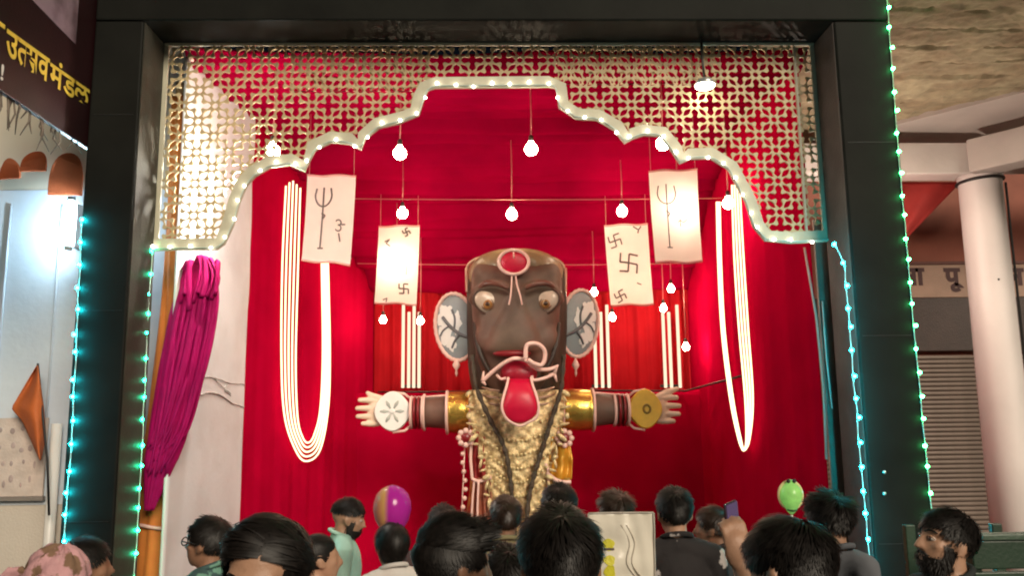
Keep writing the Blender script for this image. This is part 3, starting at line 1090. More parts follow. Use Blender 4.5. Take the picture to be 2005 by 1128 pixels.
# eyes
M_eye = pm('cream_eye_paint', (0.54, 0.41, 0.32), rough=0.3, var=0.2, vscale=9, bump=0.0, coat=0.3)
for sx, cx, cy, tilt in ((-1, 959, 604, 24), (1, 1058, 603, -24)):
    Mx = Matrix.Rotation(R(tilt), 3, 'Y') @ Matrix.Rotation(R(-sx * 14), 3, 'Z')
    c = T(cx, cy, FY + 0.03 + 0.03)
    eye = MB().ell(c, (0.155, 0.052, 0.104), 28, 16, Mx).build('eye', M_eye, eff)
    lid = []
    for k in range(30):
        w = 2 * PI * k / 30
        lid.append(c + Mx @ Vector((0.160 * math.cos(w), -0.016, 0.108 * math.sin(w))))
    MB().tube(lid, 0.011, 8, closed=True).build('eyelid', pm('dark_lid_paint', (0.07, 0.03, 0.018), rough=0.3), eye)
    ic = c + Vector((-0.02 if sx < 0 else 0.02, -0.040, -0.018))
    MB().ell(ic, (0.046, 0.030, 0.044), 20, 10).build('iris', pm('amber_iris', (0.30, 0.13, 0.035), rough=0.2, var=0.2, coat=0.5), eye)
    MB().ell(ic + Vector((0, -0.02, 0)), (0.022, 0.018, 0.022), 16, 8).build('pupil', pm('pupil_paint', (0.05, 0.02, 0.012), rough=0.15), eye)
    MB().ell(c + Mx @ Vector((-sx * 0.085, -0.024, 0.022)), (0.052, 0.03, 0.05), 18, 10, Mx).build('eye_white', M_whitep, eye)
    rg = [ic + Vector((0.052 * math.cos(2 * PI * k / 24), -0.006, 0.050 * math.sin(2 * PI * k / 24))) for k in range(24)]
    MB().tube(rg, 0.006, 6, closed=True).build('iris_ring', pm('brown_ring', (0.16, 0.07, 0.03), rough=0.3), eye)

# forehead cap with jagged hair line
n_ = 60
cap_v = []
for j in range(n_ + 1):
    a = lerp(-1.0, 1.0, j / n_)
    px = 1010 + 92 * math.sin(a * PI / 2)
    yy = FY + 0.085 + 0.40 * (1 - math.cos(a * PI / 2)) ** 1.0
    jag = 18 + 8 * (j % 4 in (1, 2)) + 7 * noise.noise(Vector((j * .7, 0, 3)))
    top = 499 + 24 * abs(a) ** 2.4
    cap_v.append([T(px * 0.35 + 1010 * .65, top - 2, yy * .2 + .1), T(px * 0.9 + 1010 * .1, top + 1, yy + 0.06), T(px, top + 12, yy - 0.035), T(px, top + 18 + jag * .6, yy - 0.045), T(px, top + 26 + jag, yy - 0.028), T(px, top + 25 + jag, yy + 0.03)])
mb = MB()
vs_ = [v for r in cap_v for v in r]
m_ = len(cap_v[0])
mb.add(vs_, [(i * m_ + k, (i + 1) * m_ + k, (i + 1) * m_ + k + 1, i * m_ + k + 1) for i in range(n_) for k in range(m_ - 1)])
mb.build('hair_cap', M_clay2, eff, thick=0.01)
rim = [T(1010 + 97 * math.sin(a * PI / 2), 497 + 30 * abs(a) ** 2.6, 0.0 + 0.1 * abs(a)) for a in [k / 15 - 1 for k in range(31)]]
MB().tube(rim, 0.013, 8).build('crown_rim', pm('crown_pink', (0.55, 0.34, 0.24), rough=0.4, var=0.15), eff)
for sx in (-1, 1):
    MB().tube(smooth_path([T(1010 + sx * 97, 526, -0.0), T(1010 + sx * 96, 545, -0.08), T(1010 + sx * 95, 575, -0.1)], 5), 0.012, 8).build('temple_trim', pm('crown_pink', (0.55, 0.34, 0.24)), eff)
# red forehead mark
tc_ = T(1003, 533, FY - 0.055)
tm = MB().ell(tc_, (0.125, 0.035, 0.10), 28, 12).build('forehead_mark', M_tongue, eff)
MB().tube([tc_ + Vector((0.132 * math.cos(2 * PI * k / 32), -0.012, 0.108 * math.sin(2 * PI * k / 32))) for k in range(32)], 0.016, 8, closed=True).build('mark_rim', M_pink, tm)
MB().tube([tc_ + Vector((0, -0.03, 0.03)), tc_ + Vector((0, -0.028, 0.09))], 0.007, 6).build('mark_line', M_pink, tm)

# cheek grooves
for sx in (-1, 1):
    pts = [T(1010 + sx * 79, 640, FY + 0.17), T(1010 + sx * 76, 670, FY + 0.10), T(1010 + sx * 66, 705, FY + 0.075), T(1010 + sx * 52, 732, FY + 0.09)]
    MB().tube(smooth_path(pts, 6), 0.022, 8).build('cheek_line', pm('cheek_paint', (0.028, 0.016, 0.01), rough=0.5), eff)

# mouth, curled outline, tongue
MB().ell(T(1013, 736, FY + 0.06), (0.165, 0.12, 0.115), 24, 14).build('mouth', pm('crimson_mouth_paint', (0.30, 0.003, 0.02), rough=0.4, var=0.15), eff)
up = smooth_path([T(946, 750, FY + .0), T(965, 733, FY - 0.03), T(985, 718, FY - 0.07), T(1005, 710, FY - 0.09), T(1025, 714, FY - 0.09), T(1045, 728, FY - 0.06), T(1066, 729, FY - 0.02), T(1083, 724, FY)], 6)
lip = MB().tube(up, 0.018, 8).build('lip_outline', M_pink, eff)
for a, b in (((946, 750), (948, 732)), ((946, 750), (952, 758)), ((1078, 737), (1085, 720)), ((1078, 737), (1083, 752)), ((1078, 737), (1068, 738))):
    MB().tube([T(*a, FY), T(*b, FY)], [0.017, 0.007], 8).build('outline_barb', M_pink, lip)
MB().tube(smooth_path([T(1076, 738, FY), T(1060, 745, FY - 0.03), T(1040, 749, FY - 0.05), T(1036, 741, FY - 0.05)], 5), 0.015, 8).build('outline_barb', M_pink, lip)
MB().tube(smooth_path([T(972, 739, FY), T(980, 747, FY - 0.04), T(989, 745, FY - 0.05)], 5), 0.013, 8).build('outline_barb', M_pink, lip)
trow = [(1013, 746, 17, .03, FY - .02), (1013, 751, 22, .045, FY - .08), (1013, 760, 22, .05, FY - .12), (1014, 775, 25, .06, FY - .16), (1014, 795, 31, .06, FY - .17), (1014, 812, 28, .05, FY - .165), (1013, 824, 16, .04, FY - .16), (1013, 828, 6, .02, FY - .155)]
tong = loft_rows(trow, ex=2.3, n=32).build('tongue', M_tongue, eff)
edge = [T(993, 745, FY - .12), T(990, 760, FY - .15), T(984, 780, FY - .18), T(981, 800, FY - .19), T(989, 819, FY - .18), T(1004, 829, FY - .175), T(1015, 832, FY - .175), T(1028, 826, FY - .175), T(1042, 818, FY - .18),
        T(1047, 800, FY - .19), T(1043, 778, FY - .18), T(1037, 760, FY - .15), T(1034, 745, FY - .12)]
MB().tube(smooth_path(edge, 5), 0.012, 8).build('tongue_edge', M_pink, tong)
# nose ring shaped like a D
ringp = smooth_path([T(1024, 712, FY - .16), T(1025, 690, FY - .17), T(1033, 684, FY - .17), T(1047, 685, FY - .15), T(1058, 695, FY - .13), T(1059, 710, FY - .12), T(1053, 722, FY - .12), T(1040, 720, FY - .14), T(1028, 713, FY - .16)], 5)
MB().tube(ringp, 0.019, 8).build('nose_ring', M_pink, eff)

# ear discs
rnd = random.Random(8)
for sx, cx, cy, rx, ry in ((-1, 893, 640, 41, 66), (1, 1134, 633, 38, 66)):
    c = T(cx, cy, 0.02)
    Mx = Matrix.Translation(c) @ Matrix.Rotation(R(sx * 14), 4, 'Z') @ Matrix.Rotation(R(sx * 8), 4, 'Y')
    ear = MB().ell((0, 0, 0), (rx * KE, 0.035, ry * KE), 36, 12)
    ear.v = [Mx @ v for v in ear.v]
    ear = ear.build('ear_disc', M_greyfoil, eff)
    rim = [Mx @ Vector((rx * KE * math.cos(2 * PI * k / 60) * (1 + .02 * (k % 2)), -0.012, ry * KE * math.sin(2 * PI * k / 60) * (1 + .02 * (k % 2)))) for k in range(60)]
    MB().tube(rim, 0.019, 8, closed=True).build('disc_rim', M_pink, ear)
    def onear(u, v, d=0.0):
        return Mx @ Vector((u * rx * KE, -math.sqrt(max(0.0001, 1 - u * u - v * v)) * 0.035 - d, v * ry * KE))
    # white leaf patches, then a dark twig over them
    for cu, cv, ru, rv, tl_ in ((.42, .30, .40, .42, 20), (.55, -.18, .30, .36, -10), (-.05, .12, .26, .34, 30), (.30, -.48, .24, .22, 0)):
        poly = []
        for k in range(26):
            w = 2 * PI * k / 26
            r = 1 + .16 * math.sin(5 * w + cu * 9) + .10 * math.sin(9 * w + cv * 5)
            a_, b_ = ru * r * math.cos(w), rv * r * math.sin(w)
            poly.append((sx * (cu + a_ * math.cos(R(tl_)) - b_ * math.sin(R(tl_))), cv + a_ * math.sin(R(tl_)) + b_ * math.cos(R(tl_))))
        MB().prism(poly, lambda u, v, d: onear(u, v, d), 0.007, -0.004).build('silver_leaf', M_whitep, ear, smooth=False)
    for tw, wd in (([(-.75, -.45), (-.2, -.25), (.25, .05), (.55, .35)], .016), ([(-.2, -.25), (.1, -.42), (.3, -.62)], .010), ([(.05, -.08), (-.05, .25), (.05, .52)], .010), ([(.25, .05), (.6, -.05), (.8, -.2)], .009)):
        MB().tube(smooth_path([onear(sx * u, v, .01) for u, v in tw], 5), wd, 7).build('dark_twig', pm('dark_grey_paint', (0.13, 0.13, 0.14), rough=0.4), ear)
    # hanging ear drops
    dp = T(1010 + sx * 116, 715, -0.05)
    dr = MB().lathe([(0.004, 0.06), (0.02, 0.03), (0.035, 0.0), (0.03, -0.02), (0.008, -0.05), (0.012, -0.08), (0.003, -0.11)], 12, Matrix.Translation(dp)).build('ear_drop', M_pink, eff)

# torso and skirt down to the stage
loft_rows([(1012, 762, 70, .2, .12), (1011, 785, 98, .26, .1), (1011, 830, 104, .28, .08), (1012, 870, 98, .28, .06), (1014, 920, 92, .27, .05), (1016, 970, 96, .28, .05), (1016, 1030, 106, .32, .05), (1016, 1100, 118, .36, .05), (1016, 1165, 126, .40, .05)],
          ex=2.5).build('torso', pm('red_gold_cloth', (0.30, 0.05, 0.02), rough=0.45, var=0.3, vscale=12, bump=0.1, bscale=50, col2=(0.42, 0.22, 0.05), c2scale=9), eff)


def bib_fn(u, v):
    py = lerp(765, 1060, v)
    hw = interp([0, .2, .45, .7, 1], [92, 88, 68, 52, 46], v)
    cx = interp([0, 1], [1011, 1012], v)
    a = (u - .5) * 2
    px = cx + hw * a
    yy = interp([0, .1, .3, .6, 1], [-.17, -.22, -.245, -.245, -.26], v) - 0.06 + 0.055 * a * a
    rel = 0.010 * (math.sin(a * 16 + math.sin(v * 30)) * math.sin(v * 62)) + 0.006 * noise.noise(Vector((a * 9, v * 30, 1)))
    return T(px, py, yy + rel)


bib = MB().grid(bib_fn, 44, 110).build('gold_bib', pm('beige_gold_brocade', (0.72, 0.55, 0.29), rough=0.42, metal=0.3, var=0.35, vscale=30, bump=0.22, bscale=70, col2=(0.46, 0.32, 0.15), c2scale=24), eff)
# bead rows around neck
bead_me = MB().ell((0, 0, 0), (0.014, 0.014, 0.014), 8, 6).mesh('bead')
bead_me.materials.append(M_goldtrim)
for q in range(6):
    for k in range(-9, 10):
        a = k / 9
        py = 800 + q * 26 + 36 * (1 - a * a)
        v = (py - 765) / 295
        if v > .95 or (py < 838 and abs(a) < 0.5):
            continue
        p = bib_fn(0.5 + a * 0.47, v) + Vector((0, -0.014, 0))
        o = bpy.data.objects.new('bead', bead_me)
        COL.objects.link(o)
        o.parent = bib
        o.location = p - ORG[eff.name]
        ORG[o.name] = ORG[eff.name]
# neck folds beside the tongue
for sx in (-1, 1):
    for k in range(4):
        MB().tube([T(1013 + sx * 36, 768 + k * 13, -0.36 + k * 0.03), T(1013 + sx * 52, 766 + k * 13, -0.32 + k * .03), T(1013 + sx * 68, 760 + k * 14, -0.25 + k * .03)], [0.010, 0.012, 0.008], 8).build('neck_ring', pm('dusky_pink_paint', (0.42, 0.26, 0.18), rough=0.4, var=0.2), eff)
# dark twisted cords forming a V
M_dcord = pm('dark_hair_cord', (0.055, 0.038, 0.022), rough=0.5, var=0.3, vscale=30, bump=0.4, bscale=60)
for pts in ([(926, 700, -.30), (934, 760, -.34), (960, 822, -.36), (984, 868, -.36), (996, 920, -.36), (1002, 985, -.37), (1006, 1040, -.38)],
            [(1098, 700, -.30), (1092, 765, -.34), (1074, 822, -.36), (1056, 880, -.36), (1042, 925, -.36), (1031, 975, -.37), (1026, 1040, -.38)]):
    sp = smooth_path([T(*p) for p in pts], 10)
    MB().tube(sp, [0.021 + 0.005 * math.sin(i * 1.6) for i in range(len(sp))], 9).build('dark_cord', M_dcord, eff)
# gold fringe leaf trims along both flanks
for sx in (-1, 1):
    pts = [(1012 + sx * 92, 772, -.22), (1012 + sx * 88, 830, -.29), (1012 + sx * 74, 880, -.30), (1012 + sx * 62, 930, -.29), (1012 + sx * 52, 990, -.30)]
    sp = smooth_path([T(*p) for p in pts], 8)
    for i, p in enumerate(sp):
        if i % 2 == 0:
            mbl = MB().ell((0, 0, 0), (0.040 + 0.014 * math.sin(i * 1.7), 0.018, 0.016 + .006 * math.cos(i * 2.1)), 10, 6, Matrix.Rotation(R(sx * (35 + 55 * math.sin(i * 1.3))), 3, 'Y'))
            mbl.v = [v + p + Vector((sx * 0.012 * math.sin(i * 2.3), -0.02, 0)) for v in mbl.v]
            mbl.build('gold_leaf', M_goldtrim, eff)
# side cloths
def side_fn(cxs, hws, y0, y1, yo, folds, seed):
    def fn(u, v):
        py = lerp(y0, y1, v)
        cx = interp([k / (len(cxs) - 1) for k in range(len(cxs))], cxs, v)
        hw = interp([k / (len(hws) - 1) for k in range(len(hws))], hws, v)
        a = (u - .5) * 2
        return T(cx + hw * a, py, yo + 0.10 * a * a * 0 + 0.025 * math.sin(a * folds + v * 2 + seed) + 0.02 * noise.noise(Vector((a * 2, v * 4, seed))))
    return fn


MB().grid(side_fn([942, 940, 944], [14, 18, 17], 845, 935, -.24, 7, 1), 20, 24).build('red_side_cloth', pm('dark_red_cloth', (0.26, 0.012, 0.012), rough=0.6, var=0.2), eff, thick=0.006)
MB().grid(side_fn([945, 946, 950], [16, 20, 26], 932, 1120, -.25, 9, 2), 24, 30).build('pleated_skirt', pm('rust_cloth', (0.36, 0.12, 0.07), rough=0.6, var=0.25, vscale=10, bump=0.1), eff, thick=0.006)
MB().grid(side_fn([1092, 1094, 1092], [16, 22, 22], 850, 935, -.24, 5, 3), 20, 24).build('gold_side_cloth', pm('orange_gold_cloth', (0.62, 0.30, 0.03), rough=0.35, metal=0.3, var=0.25, vscale=7, bump=0.1), eff, thick=0.006)
MB().grid(side_fn([1088, 1086, 1088], [22, 24, 30], 932, 1120, -.25, 8, 4), 24, 30).build('pleated_skirt', pm('olive_gold_cloth', (0.34, 0.22, 0.05), rough=0.5, var=0.3, vscale=9, bump=0.1), eff, thick=0.006)
for pts, w in (([(926, 934, -.27), (940, 938, -.28), (962, 930, -.28)], .016), ([(1066, 922, -.27), (1088, 938, -.28), (1112, 940, -.27)], .018), ([(927, 850, -.26), (923, 890, -.26), (926, 935, -.27)], .014),
               ([(930, 936, -.27), (926, 980, -.28), (924, 1050, -.3)], .010), ([(938, 938, -.29), (936, 990, -.3), (936, 1060, -.3)], .010), ([(1064, 905, -.27), (1070, 930, -.28), (1062, 1000, -.29)], .014)):
    MB().tube(smooth_path([T(*p) for p in pts], 6), w, 8).build('cloth_trim', M_pink, eff)
for sx in (-1, 1):
    def chest_fn(u, v, sx=sx):
        py = lerp(775, 870, v)
        px = 1012 + sx * lerp(interp([0, 1], [74, 52], v), interp([0, .5, 1], [100, 98, 84], v), u)
        return T(px, py, -.20 - .03 * math.sin(PI * v) + 0.10 * u + 0.015 * noise.noise(Vector((u * 4, v * 9, sx))))
    MB().grid(chest_fn, 16, 30).build('chest_plate', M_gold, eff, thick=0.006)
# rosettes at the arm pits
for cx, cy in ((914, 856), (1100, 857)):
    c = T(cx, cy, -.27)
    ro = MB().ell(c, (0.05, 0.03, 0.05), 16, 8).build('rosette', M_darkred, eff)
    for k in range(8):
        w = 2 * PI * k / 8
        MB().ell(c + Vector((0.062 * math.cos(w), -0.008, 0.062 * math.sin(w))), (0.026, 0.02, 0.026), 10, 6).build('rosette_petal', M_pink, ro)
for k in range(9):
    p = T(910 - 3 * math.sin(k), 870 + k * 17, -.2)
    MB().ell(p, (0.022, 0.022, 0.022), 10, 6).build('tassel_bead', M_pink, eff)
MB().tube([T(912, 860, -.2), T(909, 930, -.2), T(905, 1010, -.2)], 0.006, 6).build('tassel_string', M_pink, eff)

# arms: cylinder with gold band, dark forearm, bracelet, hand
for sx in (-1, 1):
    side = 'left' if sx < 0 else 'right'
    cy = 808 if sx < 0 else 803
    AX = 0.0
    def A(px, py, dy=0.0):
        return T(px, py, AX + dy)
    if sx < 0:
        b0, b1, f0, f1, w0, w1, d0, d1 = 922, 876, 874, 828, 828, 806, 803, 737
    else:
        b0, b1, f0, f1, w0, w1, d0, d1 = 1100, 1160, 1162, 1202, 1202, 1228, 1230, 1292
    arm = MB().tube([A(1012 + sx * 60, cy + 6), A(b0, cy + 2), A(b1, cy), A(f0, cy), A(f1, cy), A(w1, cy)], [0.19, 0.17, 0.158, 0.15, 0.13, 0.115], 24).build('arm', M_clay, eff)
    n0 = 8
    bandp = [A(lerp(b0, b1, k / n0), cy) for k in range(n0 + 1)]
    band = MB().tube(bandp, [0.182 + 0.010 * math.sin(PI * k / n0) + (0.010 if k in (0, n0) else 0) for k in range(n0 + 1)], 32).build('gold_armband', M_gold, arm)
    for pxx in (b0, b1):
        ring = [A(pxx, cy) + Vector((0, 0.19 * math.cos(2 * PI * k / 32), 0.19 * math.sin(2 * PI * k / 32))) for k in range(32)]
        MB().tube(ring, 0.014, 8, closed=True).build('band_edge', M_pink, band)
    for pxx in (w0, lerp(w0, w1, .35), lerp(w0, w1, .7), w1):
        ring = [A(pxx, cy) + Vector((0, 0.14 * math.cos(2 * PI * k / 28), 0.14 * math.sin(2 * PI * k / 28))) for k in range(28)]
        MB().tube(ring, 0.014, 8, closed=True).build('bracelet', M_pink if pxx in (w0, w1) else M_darkred, arm)
    if sx < 0:
        ring = [A(f1 + 3, cy) + Vector((0.0, 0.15 * math.cos(2 * PI * k / 28), 0.16 * math.sin(2 * PI * k / 28))) for k in range(28)]
        MB().tube(ring, 0.012, 8, closed=True).build('bracelet', M_pink, arm)
    # hand: palm, four fingers, thumb up
    hm = pm('pale_hand_paint', (0.74, 0.56, 0.42), rough=0.4, var=0.08)
    hand = MB()
    pc = (d0 + d1) / 2
    hand.ell(A(pc, cy - 1), (0.17, 0.05, 0.145), 24, 12)
    hand.ell(A(d1 + sx * 4, cy), (0.06, 0.042, 0.135), 16, 10)
    fy = (-24, -8, 8, 22)
    fl_ = (31, 36, 35, 25)
    for q in range(4):
        k0 = A(d1 - sx * 2, cy + fy[q] * 0.95, 0)
        k1 = A(d1 + sx * (fl_[q] * .5), cy + fy[q] * 1.0, -0.012)
        k2 = A(d1 + sx * fl_[q], cy + fy[q] * (1.0), -0.03)
        hand.cap(k0, k1, 0.034, 0.031, 12)
        hand.cap(k1, k2, 0.031, 0.023, 12)
    if sx < 0:
        hand.cap(A(d1 + 10, cy - 26), A(d1 - 8, cy - 32), 0.036, 0.032, 12)
        hand.cap(A(d1 - 8, cy - 32), A(d1 - 17, cy - 38), 0.032, 0.02, 12)
    else:
        hand.cap(A(d1 - 4, cy - 24), A(d1 + 14, cy - 34), 0.04, 0.034, 12)
        hand.cap(A(d1 + 14, cy - 34), A(d1 + 33, cy - 41), 0.034, 0.022, 12)
    hob = hand.build('hand', hm, arm)
    md = hob.modifiers.new('r', 'REMESH')
    md.mode = 'VOXEL'
    md.voxel_size = 0.008
    md.use_smooth_shade = True
    # round plate on the palm with scalloped outline
    plate = []
    for k in range(40):
        w = 2 * PI * k / 40
        r = 1 + 0.035 * math.cos(4 * w)
        plate.append((math.cos(w) * r, math.sin(w) * r))
    pcc = A(pc, cy - 2, -0.055)
    rx, rz = (abs(d1 - d0) / 2 + 1) * KE, 37 * KE
    mbp = MB().prism(plate, lambda u, v, d: pcc + Vector((u * rx * (1 - d * 1.2), -d, v * rz * (1 - d * 1.2))), 0.03, -0.01)
    pl = mbp.build('palm_plate', M_whitep if sx < 0 else M_yellowp, arm, smooth=False, bevel=0.008)
    if sx < 0:
        mk = pm('grey_green_paint', (0.42, 0.44, 0.40), rough=0.4)
        for q in range(6):
            w = R(60 * q)
            MB().tube([pcc + Vector((0.03 * math.cos(w), -0.032, 0.03 * math.sin(w))), pcc + Vector((0.075 * math.cos(w), -0.032, 0.075 * math.sin(w))), pcc + Vector((0.11 * math.cos(w), -0.032, 0.11 * math.sin(w)))], [0.006, 0.017, 0.006], 8, flat=0.4).build('star_petal', mk, pl)
        MB().ell(pcc + Vector((0, -0.034, 0)), (0.026, 0.012, 0.026), 14, 6).build('star_center', M_whitep, pl)
    else:
        rg = [pcc + Vector((0.010 + 0.030 * math.cos(2 * PI * k / 24), -0.033, 0.036 * math.sin(2 * PI * k / 24))) for k in range(24)]
        MB().tube(rg, 0.011, 8, closed=True).build('ring_mark', pm('olive_paint', (0.22, 0.13, 0.01), rough=0.4), pl)
    for zo in (-1, 1):
        MB().tube([A(w1 + sx * 2, cy + zo * 27, -.03), A(d0 + sx * 10, cy + zo * 36, -.05), A(pc, cy + zo * 39, -.05)], 0.012, 8).build('plate_tie', M_pink, pl)
    MB().tube([A(1012 + sx * 92, cy - 36, -.05), A(f0, cy - 33, -.05), A(w1, cy - 28, -.05)], 0.010, 8).build('arm_trim', M_pink, arm)

# ------------------------------------------------------------------ left: lit hall, sign banner, valance, flag, poster
XS = XLo - 0.004
hall = thing('side_hall', 'pale lit hall wall left of the gate below the maroon sign', 'wall', (-3.6, 6.1, 0))
M_hall = pm('pale_blue_wash', (0.66, 0.72, 0.78), rough=0.7, var=0.06, vscale=2, bump=0.05, bscale=20, col2=(0.58, 0.64, 0.72), c2scale=1.2)
M_cream = pm('cream_wash', (0.66, 0.58, 0.46), rough=0.75, var=0.08, vscale=2, bump=0.05, bscale=20)
zsc = P(80, 372, 6.0).z
zlow = P(60, 990, 6.0).z
MB().boxmm((-6.5, 6.0, zlow + 0.002), (XLo + 0.3, 6.12, zsc)).build('blue_wall', M_hall, hall, smooth=False)
MB().boxmm((-6.5, 6.003, 0), (XLo + 0.3, 6.12, zlow)).build('lower_wall', pm('beige_wash', (0.55, 0.49, 0.42), rough=0.75, var=0.08, vscale=2), hall, smooth=False)
MB().boxmm((-6.5, 6.005, zsc + 0.002), (XLo + 0.3, 6.12, 4.9)).build('upper_wall', M_cream, hall, smooth=False)
for px in (22, 122):
    a, b = P(px, 400, 5.99), P(px - 14, 980, 5.99)
    MB().tube([a, Vector((a.x, 5.985, b.z))], 0.008, 8).build('cloth_seam', pm('seam', (0.5, 0.55, 0.62), rough=0.7), hall)
a = P(112, 830, 5.93)
MB().tube([Vector((a.x, 5.93, 0)), Vector((a.x, 5.93, a.z))], 0.035, 14).build('drain_pipe', M_whitep, hall)

# orange scalloped valance
vl = thing('orange_valance', 'orange scalloped cloth valance above the blue hall wall', 'valance', P(80, 372, 5.9))
for (x0, x1, yt, yb) in ((-52, -6, 305, 345), (-4, 42, 312, 350), (42, 94, 294, 337), (98, 162, 298, 384)):
    a, b = P(x0, yb, 5.9), P(x1, yb, 5.9)
    zt = P((x0 + x1) / 2, yt, 5.9).z
    zb = (a.z + b.z) / 2
    poly = [(a.x, zb)] + [((a.x + b.x) / 2 - (b.x - a.x) / 2 * math.cos(PI * k / 16), lerp(zb, zt, 0.25) + (zt - zb) * .75 * math.sin(PI * k / 16)) for k in range(17)] + [(b.x, zb)]
    MB().prism(poly, lambda u, v, d: Vector((u, 5.9 - d + 0.03 * math.sin(u * 22), v)), 0.012, -0.004).build('scallop', pm('rust_orange_cloth', (0.48, 0.10, 0.03), rough=0.75, var=0.15, vscale=6), vl, smooth=False, bevel=0.004)
# fringe of dark strings below the sign
rnd = random.Random(12)
fr = thing('torn_fringe', 'dark torn fringe dangling under the maroon sign', 'fringe', (XS - 0.02, 4.6, 3.6))
for k in range(34):
    Y = rnd.uniform(3.9, 4.97)
    z0 = lerp(P(0, 178, 4.14).z, P(166, 287, 5.0).z, (Y - 4.14) / .86)
    L_ = rnd.uniform(0.02, 0.13) * (1.6 if 4.1 < Y < 4.75 else .6)
    p0 = Vector((XS - 0.02, Y, z0 + 0.02))
    MB().tube([p0, p0 + Vector((rnd.uniform(-.02, .02), rnd.uniform(-.02, .02), -L_ * .6)), p0 + Vector((rnd.uniform(-.04, .04), rnd.uniform(-.04, .04), -L_ - .02))], [0.007, 0.006, 0.002], 6).build('rag', pm('grey_rag', (0.20, 0.16, 0.13), rough=0.9), fr)

# maroon sign, standing along the depth of the street
sg = thing('maroon_sign', 'dark maroon sign with slanting yellow lettering at the top left', 'sign', (XS, 4.2, 3.7))
ZS0 = P(166, 287, 5.0).z
MB().boxmm((XS - 0.03, 2.9, ZS0), (XS, 5.3, ZS0 + 1.6)).build('sheet', pm('maroon_vinyl', (0.022, 0.004, 0.006), rough=0.4, var=0.3, vscale=3, bump=0.02), sg, smooth=False, bevel=0.003)


def on_sign(px, py, d=0.004):
    dd = ray(px, py)
    return CAM + dd * ((XS + d - CAM.x) / dd.x)


# printed pale picture in the top part of the sign
def pic_fn(u, v):
    x, y = lerp(-60, 150, u), 0
    p = on_sign(x, 60)
    top, bot = ZS0 + 1.35, lerp(ZS0 + 0.66, ZS0 + 0.58, u)
    return Vector((XS + 0.004, p.y, lerp(bot, top, v)))


MB().grid(pic_fn, 12, 10).build('printed_picture', pm('mauve_print', (0.30, 0.20, 0.25), rough=0.4, var=0.2, vscale=2, bump=0, col2=(0.035, 0.004, 0.014), c2scale=2.6, c2lo=0.42, c2hi=0.62), sg)
M_letter = pm('yellow_lettering', (0.85, 0.58, 0.08), rough=0.4, var=0.08, bump=0)


def write_on_sign(glyphs, pa, pb, h_px, mat, name):
    """glyph runs laid along the line from pixel pa to pixel pb on the sign"""
    vs_, fs_ = [], []
    x = 0.0
    for body, adv, cut in glyphs:
        v, f = text_mesh(body, 1.0, 0.022, cut)
        o = len(vs_)
        vs_ += [Vector((p.x + x, p.y, 0)) for p in v]
        fs_ += [tuple(i + o for i in t) for t in f]
        x += adv
    A_, B_ = on_sign(*pa), on_sign(*pb)
    ly = B_.y - A_.y
    h = on_sign(pa[0], pa[1] - h_px).z - A_.z
    out = [Vector((XS + 0.006, A_.y + p.x / x * ly, lerp(A_.z, B_.z, p.x / x) + p.y / 0.62 * h)) for p in vs_]
    mb = MB()
    mb.add(out, fs_)
    return mb.build(name, mat, sg, smooth=False)


write_on_sign([('उ', 0.55, None), ('त', 0.40, 0.41), ('स', 0.69, None), ('व', 0.60, None)], (10, 104), (94, 160), 50, M_letter, 'lettering')
write_on_sign([('मं', 0.66, None), ('ड', 0.56, None), ('ळ', 0.72, None)], (96, 161), (170, 210), 40, M_letter, 'lettering')
write_on_sign([('व', 0.6, None)], (-56, 56), (6, 98), 54, M_letter, 'lettering')
write_on_sign([('!', 0.3, None)], (-2, 153), (8, 158), 28, M_whitep, 'lettering')

# cool tube lamp just behind the left gate post
tl = thing('tube_lamp', 'cool white tube lamp glowing beside the left gate post', 'lamp', P(142, 470, 5.8))
a, b = P(140, 395, 5.8), P(140, 480, 5.8)
MB().tube([a, Vector((a.x, a.y, b.z))], 0.022, 12).build('tube', M_cool, tl)
for z in (a.z + 0.02, b.z - 0.02):
    MB().tube([Vector((a.x, 5.8, z - 0.015)), Vector((a.x, 5.8, z + 0.015))], 0.026, 12).build('end_cap', M_whitep, tl)
MB().boxmm((a.x - 0.02, 5.84, b.z), (a.x + 0.02, 6.0, a.z)).build('holder', M_whitep, tl, smooth=False)

# poster and pennant on the hall wall
po = thing('wall_poster', 'cream printed poster with framed rows of figures on the hall wall', 'poster', P(40, 975, 5.95))
a, b = P(-40, 820, 5.96), P(83, 972, 5.96)
MB().boxmm((a.x, 5.955, b.z), (b.x, 5.975, a.z)).build('sheet', pm('cream_paper', (0.60, 0.50, 0.44), rough=0.8, var=0.15, vscale=9), po, smooth=False)
MB().boxmm((a.x - .01, 5.945, b.z - 0.03), (b.x + .01, 5.98, b.z - 0.002)).build('bottom_bar', pm('grey_bar', (0.22, 0.19, 0.17), rough=0.6), po, smooth=False)
for r_ in range(4):
    for c_ in range(4):
        x, y = 3 + c_ * 20 + rnd.uniform(-5, 5), 842 + r_ * 34 + rnd.uniform(-8, 8)
        q = P(x, y, 5.954)
        MB().ell((q.x, 5.954, q.z), (rnd.uniform(.008, .018), .003, rnd.uniform(.012, .03)), 10, 6).build('printed_mark', pm('faded_print', (0.42, 0.33, 0.31), rough=0.8, var=0.3), po, smooth=False)
fg = thing('pennant_flag', 'orange triangular pennant hanging over the cream poster', 'flag', P(85, 900, 5.8))


def flag_fn(u, v):
    # apex on top, widening, then a lower drooping tail
    L_ = interp([0, .45, .6, 1], [72, 22, 45, 78], v)
    R_ = interp([0, .45, .75, 1], [74, 86, 90, 80], v)
    py = lerp(716, 902, v)
    return P(lerp(L_, R_, u), py, 5.8 + 0.05 * math.sin(u * 5 + v * 3))


